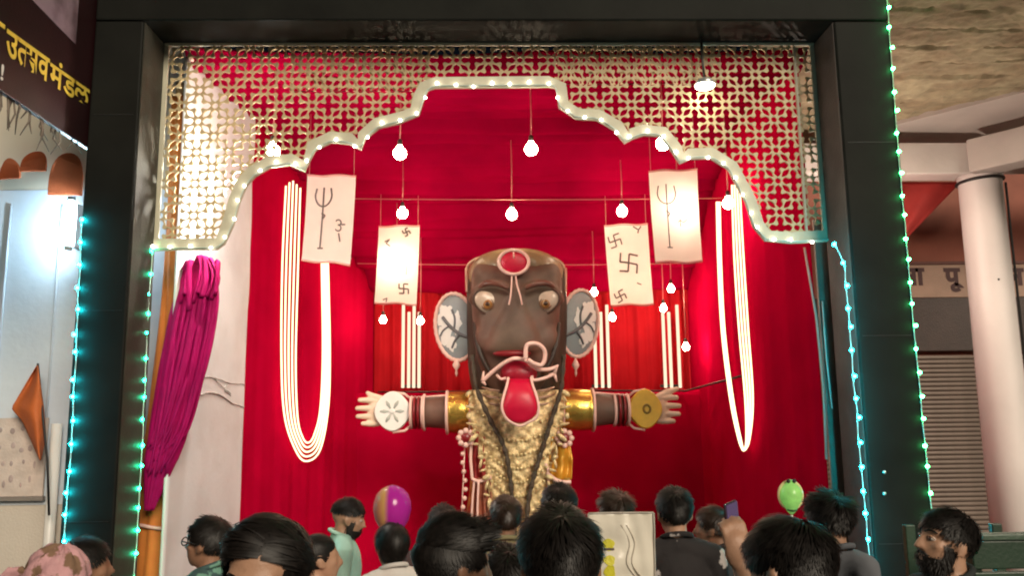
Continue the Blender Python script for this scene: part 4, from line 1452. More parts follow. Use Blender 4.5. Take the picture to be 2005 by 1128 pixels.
MB().grid(flag_fn, 14, 26).build('cloth', pm('saffron_cloth', (0.55, 0.13, 0.03), rough=0.75, var=0.15), fg, thick=0.004)
MB().tube([P(74, 712, 5.79), P(82, 800, 5.79), P(93, 905, 5.79), P(96, 1010, 5.79)], 0.008, 8).build('stick', M_cord, fg)

# ------------------------------------------------------------------ right: arcade with stone soffit, beams, column, shutter
arc = thing('arcade_building', 'arcade with rough stone ceiling and plastered beams right of the gate', 'building', (4.2, 6.5, 0))
ZSO = 4.95
e0, e1 = PZ(1700, 252, ZSO), PZ(2060, 160, ZSO)


XSF = XRi - 0.1


def soff_fn(u, v):
    x = lerp(XSF, 8.5, u)
    ye = e0.y + (e1.y - e0.y) * (x - e0.x) / (e1.x - e0.x)
    far = Vector((x, ye, ZSO))
    near = Vector((x, 5.37, ZSO))
    p = near.lerp(far, v)
    row = math.floor(p.y * 3.3 + 0.6 * noise.noise(Vector((p.x * .4, 0, 0))))
    dz = 0.02 * noise.noise(Vector((p.x * 1.1 + row * 7.1, row * 3.3, 0))) + 0.018 * noise.noise(Vector((p.x * 5, p.y * 7, 2))) + 0.02 * noise.noise(Vector((p.x * 14, p.y * 16, 5)))
    fr_ = (p.y * 3.3 + 0.6 * noise.noise(Vector((p.x * .4, 0, 0)))) % 1.0
    if fr_ < 0.09:
        dz += 0.035 * (noise.noise(Vector((p.x * 2.2, row, 8))) > -0.1)
    return p + Vector((0, 0, dz))


MB().grid(soff_fn, 200, 150).build('stone_soffit', pm('ochre_rubble', (0.36, 0.31, 0.20), rough=0.9, var=0.22, vscale=9, bump=0.25, bscale=22, col2=(0.27, 0.21, 0.13), c2scale=2.6, c2lo=.4, c2hi=.65), arc)
YC = 8.1
zbt, zbb = P(1830, 286, YC).z, P(1830, 346, YC).z
M_plaster = pm('grey_plaster', (0.48, 0.43, 0.40), rough=0.7, var=0.1, vscale=2.5, bump=0.06, bscale=18)
M_plaster2 = pm('white_plaster', (0.70, 0.64, 0.61), rough=0.65, var=0.07, vscale=2.5, bump=0.05, bscale=18)
pp = [Vector((e0.x, e0.y, ZSO - 0.03)), Vector((e1.x, e1.y, ZSO - 0.03)), Vector((9.5, 9.2, zbt + 0.02)), Vector((XRo + 0.02, 9.2, zbt + 0.02))]
MB().add([p for p in pp] + [p + Vector((0, 0, 0.12)) for p in pp], [(0, 1, 2, 3), (7, 6, 5, 4), (0, 4, 5, 1), (1, 5, 6, 2), (2, 6, 7, 3), (3, 7, 4, 0)]).build('plaster_soffit', M_plaster, arc, smooth=False)
xc = P(1923, 400, YC).x
x19 = P(1899, 320, YC - 0.12).x
MB().boxmm((XRo - 0.2, YC - 0.12, zbb), (x19, YC + 0.16, zbt)).build('beam', M_plaster2, arc, smooth=False, bevel=0.012)
# slanted beam coming towards the viewer
q0, q1 = Vector((x19 + 0.03, YC - 0.14, 0)), Vector((xc + 1.5, YC - 2.3, 0))
dr = (q1 - q0).normalized()
nr = Vector((-dr.y, dr.x, 0)) * 0.14
bz0, bz1 = zbb - 0.02, zbt - 0.01
vs_ = []
for z in (bz0, bz1):
    vs_ += [q0 - nr + Vector((0, 0, z)), q1 - nr + Vector((0, 0, z)), q1 + nr + Vector((0, 0, z)), q0 + nr + Vector((0, 0, z))]
MB().add(vs_, [(0, 1, 2, 3), (7, 6, 5, 4), (0, 4, 5, 1), (1, 5, 6, 2), (2, 6, 7, 3), (3, 7, 4, 0)]).build('slanted_beam', M_plaster, arc, smooth=False, bevel=0.012)
rc = 41 / FPX * YC
col_ = MB().tube([Vector((xc, YC, 0)), Vector((xc, YC, 1.5)), Vector((xc, YC, 3)), Vector((xc, YC, zbb - 0.05)), Vector((xc, YC, zbb + 0.0))], [rc * 1.06, rc * 1.03, rc, rc * 0.98, rc * 1.06], 28).build('column', pm('white_painted_column', (0.74, 0.68, 0.66), rough=0.5, var=0.06, vscale=2, bump=0.04, bscale=12), arc)
bz = P(1925, 356, YC).z
MB().tube([Vector((xc + (rc + 0.008) * math.cos(2 * PI * k / 28), YC + (rc + .008) * math.sin(2 * PI * k / 28), bz + 0.012 * math.cos(2 * PI * k / 28))) for k in range(28)], 0.016, 8, closed=True).build('dark_band', M_cord, col_)
MB().tube([Vector((xc + rc + .03, YC - .05, bz - 0.02)), Vector((xc + rc + .03, YC - .05, bz - .5)), Vector((xc + rc + .035, YC - .05, 0.0))], 0.012, 8).build('cable', M_cord, col_)
cc = P(1956, 547, YC - rc)
MB().ell(Vector((cc.x, cc.y + .02, cc.z)), (0.012, 0.03, 0.014), 10, 6).build('chip', M_cord, col_)
YW = 10.0
MB().boxmm((XRo + 0.05, YW, 0), (10.5, YW + 0.2, 5.2)).build('back_wall', pm('red_brown_wall', (0.26, 0.085, 0.055), rough=0.75, var=0.2, vscale=2.5, bump=0.06, bscale=14), arc, smooth=False)
# sign board over the shutter
sb = thing('shop_sign', 'tan shop sign with dark red lettering behind the white column', 'sign', P(1900, 582, YW - 0.1))
za, zb_ = P(1890, 518, YW - .06).z, P(1890, 582, YW - .06).z
xa, xb = P(1768, 550, YW - .06).x, P(2120, 550, YW - .06).x
MB().boxmm((xa, YW - 0.06, zb_), (xb, YW - 0.005, za)).build('board', pm('tan_sign_board', (0.34, 0.22, 0.16), rough=0.6, var=0.12, vscale=4), sb, smooth=False, bevel=0.006)
MB().boxmm((xa, YW - 0.075, za + 0.003), (xb, YW - 0.004, za + 0.04)).build('top_edge', pm('brown_edge', (0.12, 0.04, 0.03), rough=0.6), sb, smooth=False, bevel=0.004)
for body, px, h in (('ना', 1770, 31), ('पू', 1852, 31), ('ज', 1905, 31), ('न', 1978, 31)):
    v, f = text_mesh(body, 1.0, 0.045)
    o_ = P(px, 557, YW - 0.064)
    s_ = h / FPX * YW / 0.62
    MB().add([Vector((o_.x + p.x * s_, YW - 0.0645, o_.z + p.y * s_)) for p in v], f).build('lettering', pm('dark_red_lettering', (0.045, 0.006, 0.006), rough=0.6, bump=0), sb, smooth=False)
# roller shutter of separate slats
sh = thing('roller_shutter', 'brown roller shutter pulled down below the shop sign', 'shutter', (4.6, YW - 0.05, 0))
xs0, xs1 = XRo + 0.2, P(2150, 800, YW - .05).x
zs1 = P(1870, 690, YW - .05).z
nsl = int(zs1 / 0.055)
sl_me = MB().tube([Vector((0, 0, 0)), Vector((xs1 - xs0, 0, 0))], 0.026, 8, flat=0.6).mesh('slat')
sl_me.materials.append(pm('brown_grey_metal', (0.20, 0.155, 0.13), rough=0.5, metal=0.2, var=0.15, vscale=3))
for k in range(nsl):
    o = bpy.data.objects.new('slat', sl_me)
    COL.objects.link(o)
    o.parent = sh
    o.location = Vector((xs0, YW - 0.05, 0.03 + k * 0.055)) - ORG[sh.name]
    ORG[o.name] = ORG[sh.name]
MB().boxmm((xs0, YW - 0.12, zs1 + 0.01), (xs1, YW - 0.02, zb_ - 0.01)).build('roll_housing', pm('dark_brown_metal', (0.035, 0.018, 0.014), rough=0.5, var=0.2), sh, smooth=False, bevel=0.01)
# red pennant cloth hanging from the beam
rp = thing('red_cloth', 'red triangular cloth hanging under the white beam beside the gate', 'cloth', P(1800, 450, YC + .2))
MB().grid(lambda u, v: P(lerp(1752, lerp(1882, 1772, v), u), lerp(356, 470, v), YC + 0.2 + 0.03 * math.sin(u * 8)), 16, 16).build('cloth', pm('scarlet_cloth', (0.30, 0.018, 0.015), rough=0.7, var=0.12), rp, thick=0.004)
# lamp added out of view behind the post to brighten the arcade
lp = P(1722, 470, 7.2)
al = thing('added_arcade_lamp', 'added arcade fill lamp hanging hidden behind the right gate post', 'lamp', lp)
MB().tube([lp + Vector((0, 0, 0.05)), Vector((lp.x, lp.y, ZSO + .1))], 0.006, 8).build('cord', M_socket, al)
MB().ell(lp, (0.05, 0.05, 0.06), 14, 10).build('glass_bulb', em('arcade_fill', (1.0, 0.84, 0.68), 620), al)
# dark green cart panel at the lower right
ct = thing('green_cart', 'dark green slatted metal cart at the lower right corner', 'cart', (P(1980, 1100, 3.6).x, 3.7, 0))
x0, x1 = P(1905, 1090, 3.6).x, P(2130, 1090, 3.6).x
zt = P(1950, 1060, 3.6).z
M_green = pm('dark_green_enamel', (0.018, 0.045, 0.026), rough=0.4, var=0.25, vscale=5, bump=0.04)
for k in range(6):
    MB().boxmm((x0, 3.6, zt - 0.13 * (k + 1) + 0.012), (x1, 3.63, zt - 0.13 * k)).build('slat', M_green, ct, smooth=False, bevel=0.006)
for x in (x0 + 0.03, x1 - 0.03):
    for y in (3.65, 4.2):
        MB().boxmm((x - .025, y - .018, 0), (x + .025, y + .02, zt - 0.01)).build('leg', M_green, ct, smooth=False, bevel=0.004)
MB().boxmm((x0, 3.634, zt - 0.76), (x1, 4.22, zt - 0.72)).build('shelf', M_green, ct, smooth=False, bevel=0.004)
MB().boxmm((x0 - .01, 3.585, zt + 0.003), (x1 + .01, 3.65, zt + 0.03)).build('top_rail', pm('pale_green_rail', (0.06, 0.10, 0.07), rough=0.4), ct, smooth=False, bevel=0.006)

# ================================================================== PEOPLE
M_hair = pm('black_hair', (0.009, 0.007, 0.006), rough=0.5, var=0.5, vscale=60, bump=0, spec=0.35)
M_hair_brown = pm('dark_brown_hair', (0.030, 0.017, 0.011), rough=0.4, var=0.3, vscale=20, bump=0)
M_sclera = pm('sclera', (0.62, 0.56, 0.52), rough=0.15, var=0.03, bump=0)
M_iris = pm('dark_iris', (0.016, 0.009, 0.006), rough=0.1, var=0.1, bump=0)
M_shoe = pm('black_shoe', (0.02, 0.018, 0.017), rough=0.5)
SKINS = [pm('brown_skin', (0.30, 0.155, 0.095), rough=0.5, var=0.10, vscale=14, bump=0.03, bscale=120),
         pm('light_brown_skin', (0.42, 0.24, 0.155), rough=0.5, var=0.08, vscale=14, bump=0.03, bscale=120),
         pm('deep_brown_skin', (0.20, 0.095, 0.058), rough=0.5, var=0.10, vscale=14, bump=0.03, bscale=120)]


def put(name, me, mat, parent):
    me.materials.clear()
    me.materials.append(mat)
    me.name = name
    for p in me.polygons:
        p.use_smooth = True
    o = bpy.data.objects.new(name, me)
    COL.objects.link(o)
    o.parent = parent
    return o


def cut_mesh(me, co, no):
    bm = bmesh.new()
    bm.from_mesh(me)
    bmesh.ops.bisect_plane(bm, geom=bm.verts[:] + bm.edges[:] + bm.faces[:], plane_co=co, plane_no=no, clear_outer=True)
    bm.to_mesh(me)
    bm.free()
    return me


def hand_on(mb, w, d, side, up=Vector((0, 0, 1)), curl=0.35, s=1.0):
    """palm and five fingers from wrist w along d; side = unit vector towards the thumb"""
    d = d.normalized()
    side = (side - d * side.dot(d)).normalized()
    nrm = d.cross(side)
    pc = w + d * 0.05 * s
    Mx = Matrix((side, d, nrm)).transposed()
    mb.ell(pc, (0.040 * s, 0.052 * s, 0.016 * s), 14, 8, Mx)
    for q, (o_, L_) in enumerate(((0.028, 0.070), (0.010, 0.080), (-0.009, 0.074), (-0.027, 0.058))):
        k0 = w + d * 0.088 * s + side * o_ * s
        d1 = (d * math.cos(curl) + nrm * math.sin(curl)).normalized()
        k1 = k0 + d1 * L_ * 0.5 * s
        d2 = (d * math.cos(curl * 2.3) + nrm * math.sin(curl * 2.3)).normalized()
        k2 = k1 + d2 * L_ * 0.5 * s
        mb.cap(k0 - d * 0.02 * s, k1, 0.0098 * s, 0.009 * s, 8)
        mb.cap(k1, k2, 0.009 * s, 0.0075 * s, 8)
    t0 = w + d * 0.025 * s + side * 0.03 * s
    t1 = t0 + (d * 0.6 + side * 0.7).normalized() * 0.035 * s + nrm * 0.01 * s
    t2 = t1 + (d * 0.9 + side * 0.25 + nrm * 0.3).normalized() * 0.03 * s
    mb.cap(t0, t1, 0.0125 * s, 0.011 * s, 8)
    mb.cap(t1, t2, 0.011 * s, 0.0085 * s, 8)


CR_C, CR_R = Vector((0, -0.012, 0.028)), Vector((0.0775, 0.098, 0.090))   # skull, in the head frame


def hair_mesh(style, n, seed, HM, L_scale=1.0, gravity_to=None):
    """hair cap plus many tapered strands combed from the crown; HM: head frame -> person frame"""
    rnd = random.Random(seed)
    mb = MB()
    crown = Vector((0.01, -0.055, 0.12))

    def inmask(q):
        y, z, x = q.y, q.z, abs(q.x)
        if style in ('long', 'bob', 'bun'):
            line = interp([-0.12, 0.0, 0.05, 0.09], [-0.06, -0.055, 0.035, 0.075], y)
        elif style == 'fade':
            line = interp([-0.12, -0.03, 0.04, 0.09], [0.025, 0.03, 0.04, 0.075], y)
        else:
            line = interp([-0.12, -0.05, 0.0, 0.035, 0.06, 0.09], [-0.042, -0.030, 0.004, 0.015, 0.055, 0.075], y)
        return z > line + 0.010 * noise.noise(Vector((q.x * 60, q.y * 60, seed))) + 0.004 * math.sin(40 * q.x + seed)

    def surf(dr_, h):
        dr_ = dr_.normalized()
        return CR_C + Vector((dr_.x * (CR_R.x + h), dr_.y * (CR_R.y + h), dr_.z * (CR_R.z + h)))
    # cap
    vs_, fs_ = [], []
    nu, nv = 44, 24
    for i in range(nv + 1):
        th = PI * i / nv
        for j in range(nu):
            w = 2 * PI * j / nu
            d = Vector((math.sin(th) * math.cos(w), math.sin(th) * math.sin(w), math.cos(th)))
            vs_.append(surf(d, 0.001))
    for i in range(nv):
        for j in range(nu):
            ids = (i * nu + j, (i + 1) * nu + j, (i + 1) * nu + (j + 1) % nu, i * nu + (j + 1) % nu)
            if all(inmask(vs_[k]) for k in ids):
                fs_.append(ids)
    mb.add(vs_, fs_)
    top_len = {'short': 0.05, 'quiff': 0.06, 'fade': 0.045, 'messy': 0.055, 'side': 0.085, 'bob': 0.12, 'long': 0.26, 'bun': 0.13}[style] * L_scale
    V, F = [], []
    cnt = 0
    while cnt < n:
        d = Vector((rnd.gauss(0, 1), rnd.gauss(0, 1), rnd.gauss(0, 1)))
        if d.length < .1:
            continue
        d.normalize()
        q = surf(d, 0.004)
        if not inmask(q):
            continue
        cnt += 1
        side_f = max(0.0, min(1.0, (q.z - 0.01) / 0.08))
        L_ = top_len * (lerp(0.28, 1.0, side_f) if style in ('short', 'quiff', 'messy', 'fade', 'side') else 1.0) * rnd.uniform(.75, 1.15)
        seg = 5 if style not in ('long', 'bob') else 7
        clump = noise.noise(Vector((q.x * 45, q.y * 45, q.z * 45 + seed)))
        lift = 0.004 + 0.010 * side_f * rnd.random() + 0.010 * clump * side_f + 0.002 * rnd.random()
        if style == 'messy':
            lift *= 1.9
        p = q.copy()
        t = p - crown
        if style == 'quiff':
            t = Vector((0.15 * math.sin(seed) + 0.2 * clump, 1.0, 0.25)) if q.z > 0.045 else (p - crown)
        elif style == 'bun':
            t = Vector((0, -0.105, 0.03)) - p
        elif style == 'side' and q.z > 0.035:
            t = Vector((1.0 if q.x > -0.02 else -1.0, 0.12 if q.y < 0.03 else -0.35, -0.3))
        elif q.z > 0.06 and style in ('short', 'messy', 'fade'):
            t = (p - crown).normalized() + Vector((0.4, 0.55, 0))
        t = t + Vector((rnd.uniform(-.3, .3), rnd.uniform(-.3, .3), rnd.uniform(-.2, .2))) * t.length * (0.42 if style != 'messy' else 0.8) + Vector((clump, -clump, 0)) * t.length * 0.35
        pts = [p]
        for k in range(1, seg + 1):
            s_ = k / seg
            nrm = Vector(((p.x - CR_C.x) / CR_R.x ** 2, (p.y - CR_C.y) / CR_R.y ** 2, (p.z - CR_C.z) / CR_R.z ** 2)).normalized()
            tt = t - nrm * t.dot(nrm)
            if tt.length < 1e-6:
                tt = Vector((0.3, 1, 0))
            tt.normalize()
            p = p + tt * (L_ / seg)
            dd = Vector(((p.x - CR_C.x) / CR_R.x, (p.y - CR_C.y) / CR_R.y, (p.z - CR_C.z) / CR_R.z))
            if style in ('long', 'bob') and p.z < -0.01:
                p = p + Vector((0, 0, -0.006))
                t = t * 0.5 + Vector((0, 0, -1)) * t.length
                if dd.length < 1.05:
                    p = CR_C + Vector((dd.x * CR_R.x, dd.y * CR_R.y, dd.z * CR_R.z)) * (1.08 / max(dd.length, .1))
            else:
                h = lift * (1.4 * s_ if style != 'quiff' else (1.4 * s_ + (0.035 * s_ * s_ if q.y > 0.02 and q.z > 0.05 else 0) / max(lift, .004)))
                h = h if style != 'quiff' else lift * 1.4 * s_ + (0.035 * s_ * s_ if q.y > 0.01 and q.z > 0.05 else 0)
                if not (style == 'quiff' and q.y > 0.03 and q.z > 0.05 and s_ > .5):
                    p = surf(dd, h + 0.004)
            pts.append(p.copy())
        w0 = rnd.uniform(0.0016, 0.0034)
        o = len(V)
        for k, p_ in enumerate(pts):
            s_ = k / seg
            nrm = Vector(((p_.x - CR_C.x) / CR_R.x ** 2, (p_.y - CR_C.y) / CR_R.y ** 2, (p_.z - CR_C.z) / CR_R.z ** 2)).normalized()
            tg = (pts[min(k + 1, seg)] - pts[max(k - 1, 0)])
            sd = tg.cross(nrm)
            if sd.length < 1e-7:
                sd = Vector((1, 0, 0))
            sd.normalize()
            w = w0 * (1 - 0.85 * s_ ** 2)
            V += [p_ - sd * w, p_ + sd * w]
        for k in range(seg):
            a = o + 2 * k
            F.append((a, a + 1, a + 3, a + 2))
    mb.add(V, F)
    if style == 'bun':
        mb.ell((0, -0.125, 0.03), (0.045, 0.04, 0.045), 14, 10)
        for k in range(14):
            w = 2 * PI * k / 14
            mb.tube([Vector((0.047 * math.cos(w) * math.sin(a), -0.125 - 0.043 * math.cos(a), 0.03 + 0.047 * math.sin(w) * math.sin(a))) for a in (0.3, .8, 1.4, 2.0, 2.6)], 0.006, 5)
    mb.v = [HM @ v for v in mb.v]
    me = bpy.data.meshes.new('hair')
    me.from_pydata([tuple(v) for v in mb.v], [], mb.f)
    for p in me.polygons:
        p.use_smooth = True
    return me


def beard_mesh(n, seed, HM):
    rnd = random.Random(seed)
    C_, R_ = Vector((0, 0.032, -0.032)), Vector((0.064, 0.072, 0.088))
    mb = MB()
    vs_, fs_ = [], []
    nu, nv = 36, 20

    def ok(p):
        if p.y < -0.005:
            return False
        if p.z < -0.055:
            return not (abs(p.x) < 0.022 and p.y > 0.06 and -0.076 < p.z < -0.062)
        return abs(p.x) > 0.045 and p.y < 0.055 and p.z < 0.0
    for i in range(nv + 1):
        th = PI * i / nv
        for j in range(nu):
            w = 2 * PI * j / nu
            d = Vector((math.sin(th) * math.cos(w), math.sin(th) * math.sin(w), math.cos(th)))
            vs_.append(C_ + Vector((d.x * (R_.x + .006), d.y * (R_.y + .012), d.z * (R_.z + .016))))
    for i in range(nv):
        for j in range(nu):
            ids = (i * nu + j, (i + 1) * nu + j, (i + 1) * nu + (j + 1) % nu, i * nu + (j + 1) % nu)
            if all(ok(vs_[k]) for k in ids):
                fs_.append(ids)
    mb.add(vs_, fs_)
    V, F = [], []
    c = 0
    while c < n:
        d = Vector((rnd.gauss(0, 1), rnd.gauss(0, 1), rnd.gauss(0, 1))).normalized()
        p = C_ + Vector((d.x * (R_.x + .005), d.y * (R_.y + .011), d.z * (R_.z + .015)))
        if not ok(p):
            continue
        c += 1
        t = (d * 0.5 + Vector((rnd.uniform(-.4, .4), rnd.uniform(-.3, .4), -1))).normalized() * rnd.uniform(.010, .022)
        sd = t.cross(d).normalized() * 0.0016
        o = len(V)
        V += [p - sd, p + sd, p + t]
        F.append((o, o + 1, o + 2))
    mb.add(V, F)
    for sx in (-1, 1):
        mb.tube([Vector((sx * .002, .103, -.05)), Vector((sx * .016, .099, -.052)), Vector((sx * .03, .086, -.062))], [0.006, 0.0065, 0.003], 7)
    mb.v = [HM @ v for v in mb.v]
    me = bpy.data.meshes.new('beard')
    me.from_pydata([tuple(v) for v in mb.v], [], mb.f)
    return me


def person(label, px, pyt, Y, face, shirt, pants=(0.03, 0.035, 0.05), style='short', skin=0, tilt=(0, 0, 0), vox=0.012, nhair=2000, hairmat=None,
           beard=0, faced=False, brown=False, arms=None, seed=1, shirtmat=None, lscale=1.0, group='people watching the stage', hscale=None, sleeve=0.75):
    top = P(px, pyt, Y)
    h = top.z
    s = hscale or max(0.8, min(1.06, h / 1.72))
    root = thing('person', label, 'person', (top.x, Y, 0), group, R(face))
    hs = 0.5 + 0.5 * s
    hz = h - 0.135 * hs                              # head centre height
    hy = 0.0
    pitch, yaw, roll = tilt
    piv = Vector((0, -0.03, hz - 0.09 * hs))
    HM = Matrix.Translation(piv) @ Matrix.Rotation(R(yaw), 4, 'Z') @ Matrix.Rotation(R(-pitch), 4, 'X') @ Matrix.Rotation(R(roll), 4, 'Y') @ Matrix.Translation(Vector((0, 0.03 + hy, 0.09 * hs))) @ Matrix.Scale(hs, 4)
    sh = h - 0.305 * s                                # shoulder height
    hd = MB()
    hd.ell(CR_C, CR_R, 24, 16)
    hd.ell((0, 0.032, -0.032), (0.062, 0.068, 0.086), 22, 16)
    hd.ell((0, 0.046, -0.078), (0.047, 0.046, 0.036), 18, 12)
    hd.ell((0, 0.074, -0.100), (0.020, 0.018, 0.017), 12, 8)
    hd.cap((0, 0.093, 0.016), (0, 0.117, -0.030), 0.0095, 0.0135, 10)
    for sx in (-1, 1):
        hd.ell((sx * 0.012, 0.104, -0.034), (0.010, 0.010, 0.008), 10, 6)
        hd.cap((sx * 0.012, 0.086, 0.024), (sx * 0.046, 0.070, 0.026), 0.011, 0.010, 8)
        hd.ell((sx * 0.045, 0.060, -0.020), (0.020, 0.024, 0.020), 12, 8)
        hd.ell((sx * 0.080, -0.008, -0.012), (0.008, 0.021, 0.033), 12, 10, Matrix.Rotation(R(sx * 18), 3, 'Z'))
        hd.ell((sx * 0.079, 0.004, -0.036), (0.007, 0.011, 0.013), 10, 6)
    hd.cap((-0.020, 0.091, -0.058), (0.020, 0.091, -0.058), 0.0072, 0.0072, 8)
    hd.cap((-0.017, 0.090, -0.069), (0.017, 0.090, -0.069), 0.0085, 0.0085, 8)
    hd.v = [HM @ v for v in hd.v]
    neck0 = Vector((0, -0.028, sh - 0.01))
    neck1 = HM @ Vector((0, -0.02, -0.055))
    body = MB()
    body.add(hd.v, hd.f)
    body.cap(neck0, neck1, 0.064 * s, 0.054 * s, 14)
    torso = [('e', (0, -0.005, sh - 0.17 * s), (0.158, 0.108, 0.20)), ('e', (0, 0.0, sh - 0.40 * s), (0.142, 0.102, 0.19)), ('e', (0, -0.005, sh - 0.53 * s), (0.155, 0.112, 0.13))]
    trap = [((0, -0.025, sh + 0.015), (0.165 * s, -0.01, sh - 0.035), 0.062, 0.058), ((0, -0.025, sh + 0.015), (-0.165 * s, -0.01, sh - 0.035), 0.062, 0.058)]
    A = {}
    for sd, nm in ((-1, 'L'), (1, 'R')):
        if arms and nm in arms:
            A[nm] = [Vector(p) for p in arms[nm]]
        else:
            A[nm] = [Vector((sd * 0.182 * s, -0.01, sh - 0.045)), Vector((sd * 0.225 * s, -0.03, sh - 0.33 * s)), Vector((sd * 0.225 * s, 0.06, sh - 0.57 * s))]
    legs = [[Vector((sd * 0.085 * s, 0, sh - 0.58 * s)), Vector((sd * 0.095 * s, 0.015, 0.47 * s)), Vector((sd * 0.1 * s, -0.01, 0.085))] for sd in (-1, 1)]

    def add_torso(mb, g_):
        for _, c, r in torso:
            mb.ell(c, ((r[0] + g_) * s, (r[1] + g_) * s, (r[2] + g_) * s), 20, 12)
        for a, b, ra, rb in trap:
            mb.cap(a, b, (ra + g_ * .8) * s, (rb + g_ * .8) * s, 12)
    add_torso(body, 0)
    for nm, sd in (('L', -1), ('R', 1)):
        a = A[nm]
        body.cap(a[0], a[1], 0.054 * s, 0.042 * s, 12)
        body.cap(a[1], a[2], 0.041 * s, 0.028 * s, 12)
        if len(a) > 3:
            hand_on(body, a[2], a[3], a[4], curl=a[5].x, s=s)
        else:
            hand_on(body, a[2], (a[2] - a[1]), Vector((0, 1, 0)), curl=0.3, s=s)
    for l in legs:
        body.cap(l[0], l[1], 0.082 * s, 0.056 * s, 12)
        body.cap(l[1], l[2], 0.056 * s, 0.038 * s, 12)
        body.cap(l[2] + Vector((0, -0.02, -0.04)), l[2] + Vector((0, 0.13, -0.052)), 0.036, 0.030, 10)
    put('body', remeshed(body, vox, 3), SKINS[skin], root)
    # shirt
    shb = MB()
    add_torso(shb, 0.016)
    for nm in ('L', 'R'):
        a = A[nm]
        e_ = a[0].lerp(a[1], sleeve) if sleeve <= 1 else a[1]
        shb.cap(a[0], e_, 0.070 * s, lerp(0.070, 0.058, min(sleeve, 1)) * s, 12)
        if sleeve > 1:
            shb.cap(a[1], a[1].lerp(a[2], sleeve - 1), 0.057 * s, 0.048 * s, 12)
    sm = remeshed(shb, max(vox, 0.012), 3)
    nrms = [v.normal.copy() for v in sm.vertices]
    for v, nr_ in zip(sm.vertices, nrms):
        c_ = v.co.copy()
        d_ = 0.006 * noise.noise(Vector((c_.x * 9, c_.y * 9, c_.z * 6 + seed))) + 0.004 * noise.noise(Vector((c_.x * 22, c_.y * 22, c_.z * 14 + seed)))
        v.co = c_ + nr_ * d_
    cut_mesh(sm, (0, 0.0, sh + 0.055 * s), (0, 0.45, 1))
    put('shirt', sm, shirtmat or pm('shirt_%d' % seed, shirt, rough=0.85, var=0.12, vscale=10, bump=0.06, bscale=180, spec=0.25), root)
    # collar
    col_ = []
    for k in range(20):
        w = 2 * PI * k / 20
        col_.append(Vector((0.073 * s * math.cos(w), -0.025 + 0.073 * s * math.sin(w), sh + 0.055 * s - 0.45 * (0.06 * s * math.sin(w)))))
    MBc = MB().tube(col_, 0.013 * s, 8, closed=True)
    put('collar', MBc.mesh('collar'), shirtmat or pm('shirt_%d' % seed, shirt), root)
    tr = MB()
    tr.ell((0, -0.005, sh - 0.56 * s), (0.168 * s, 0.124 * s, 0.12 * s), 18, 10)
    for l in legs:
        tr.cap(l[0], l[1], 0.095 * s, 0.072 * s, 12)
        tr.cap(l[1], l[2] + Vector((0, 0, 0.02)), 0.072 * s, 0.056 * s, 12)
    put('trousers', remeshed(tr, 0.02, 2), pm('trousers_%d' % (seed % 4), pants, rough=0.85, var=0.15), root)
    for l in legs:
        f_ = MB()
        f_.cap(l[2] + Vector((0, -0.03, -0.040)), l[2] + Vector((0, 0.135, -0.048)), 0.045, 0.037, 12)
        put('shoe', f_.mesh('shoe'), M_shoe, root)
    if style:
        put('hair', hair_mesh(style, nhair, seed, HM, lscale), hairmat or M_hair, root)
    if beard:
        put('beard', beard_mesh(beard, seed, HM), M_hair, root)
    if faced:
        for sx in (-1, 1):
            e_ = MB().ell((sx * 0.031, 0.0795, 0.003), (0.0135, 0.012, 0.0085), 14, 8)
            e_.v = [HM @ v for v in e_.v]
            eo = put('eye', e_.mesh('eye'), M_sclera, root)
            i_ = MB().ell((sx * 0.031, 0.0885, 0.002), (0.0062, 0.004, 0.0066), 12, 6)
            i_.v = [HM @ v for v in i_.v]
            put('iris', i_.mesh('iris'), M_iris, eo)
            l_ = MB().tube([HM @ Vector((sx * x, y, z)) for x, y, z in ((.0165, .083, .003), (.024, .091, .0105), (.034, .0905, .0115), (.046, .079, .003))], [0.002, .0032, .0034, .002], 7)
            put('eyelid', l_.mesh('eyelid'), SKINS[skin], eo)
            b_ = MB().tube([HM @ Vector((sx * x, y, z)) for x, y, z in ((.011, .100, .026), (.028, .0955, .033), (.044, .083, .031), (.052, .073, .025))], [0.0035, .0045, .004, .0015], 7, flat=0.6)
            put('eyebrow', b_.mesh('eyebrow'), M_hair, root)
    return root, HM, A, s


person('man in dark shirt, back of his smooth black hair nearest below the effigy', 1095, 984, 1.9, 4, (0.03, 0.03, 0.035), style='short', nhair=7000, seed=1, vox=0.010, tilt=(6, 0, 0), lscale=1.15)
person('man with black hair facing us, only forehead and eyes showing, lower left', 522, 990, 1.95, 165, (0.05, 0.05, 0.06), style='side', nhair=7000, seed=2, vox=0.008, tilt=(13, 6, -5), faced=True, skin=1, lscale=1.3)
person('man with swept up black quiff turned right, before the white shirted woman', 878, 1000, 2.3, -62, (0.05, 0.06, 0.05), style='quiff', nhair=6000, seed=3, vox=0.010, tilt=(10, 0, 0), skin=0)
ph_s = P(1440, 1060, 2.25)
pr = P(1548, 1000, 1.95)


def to_local(w, root_xy, face):
    d = w - Vector((root_xy[0], root_xy[1], 0))
    return Matrix.Rotation(R(-face), 3, 'Z') @ d


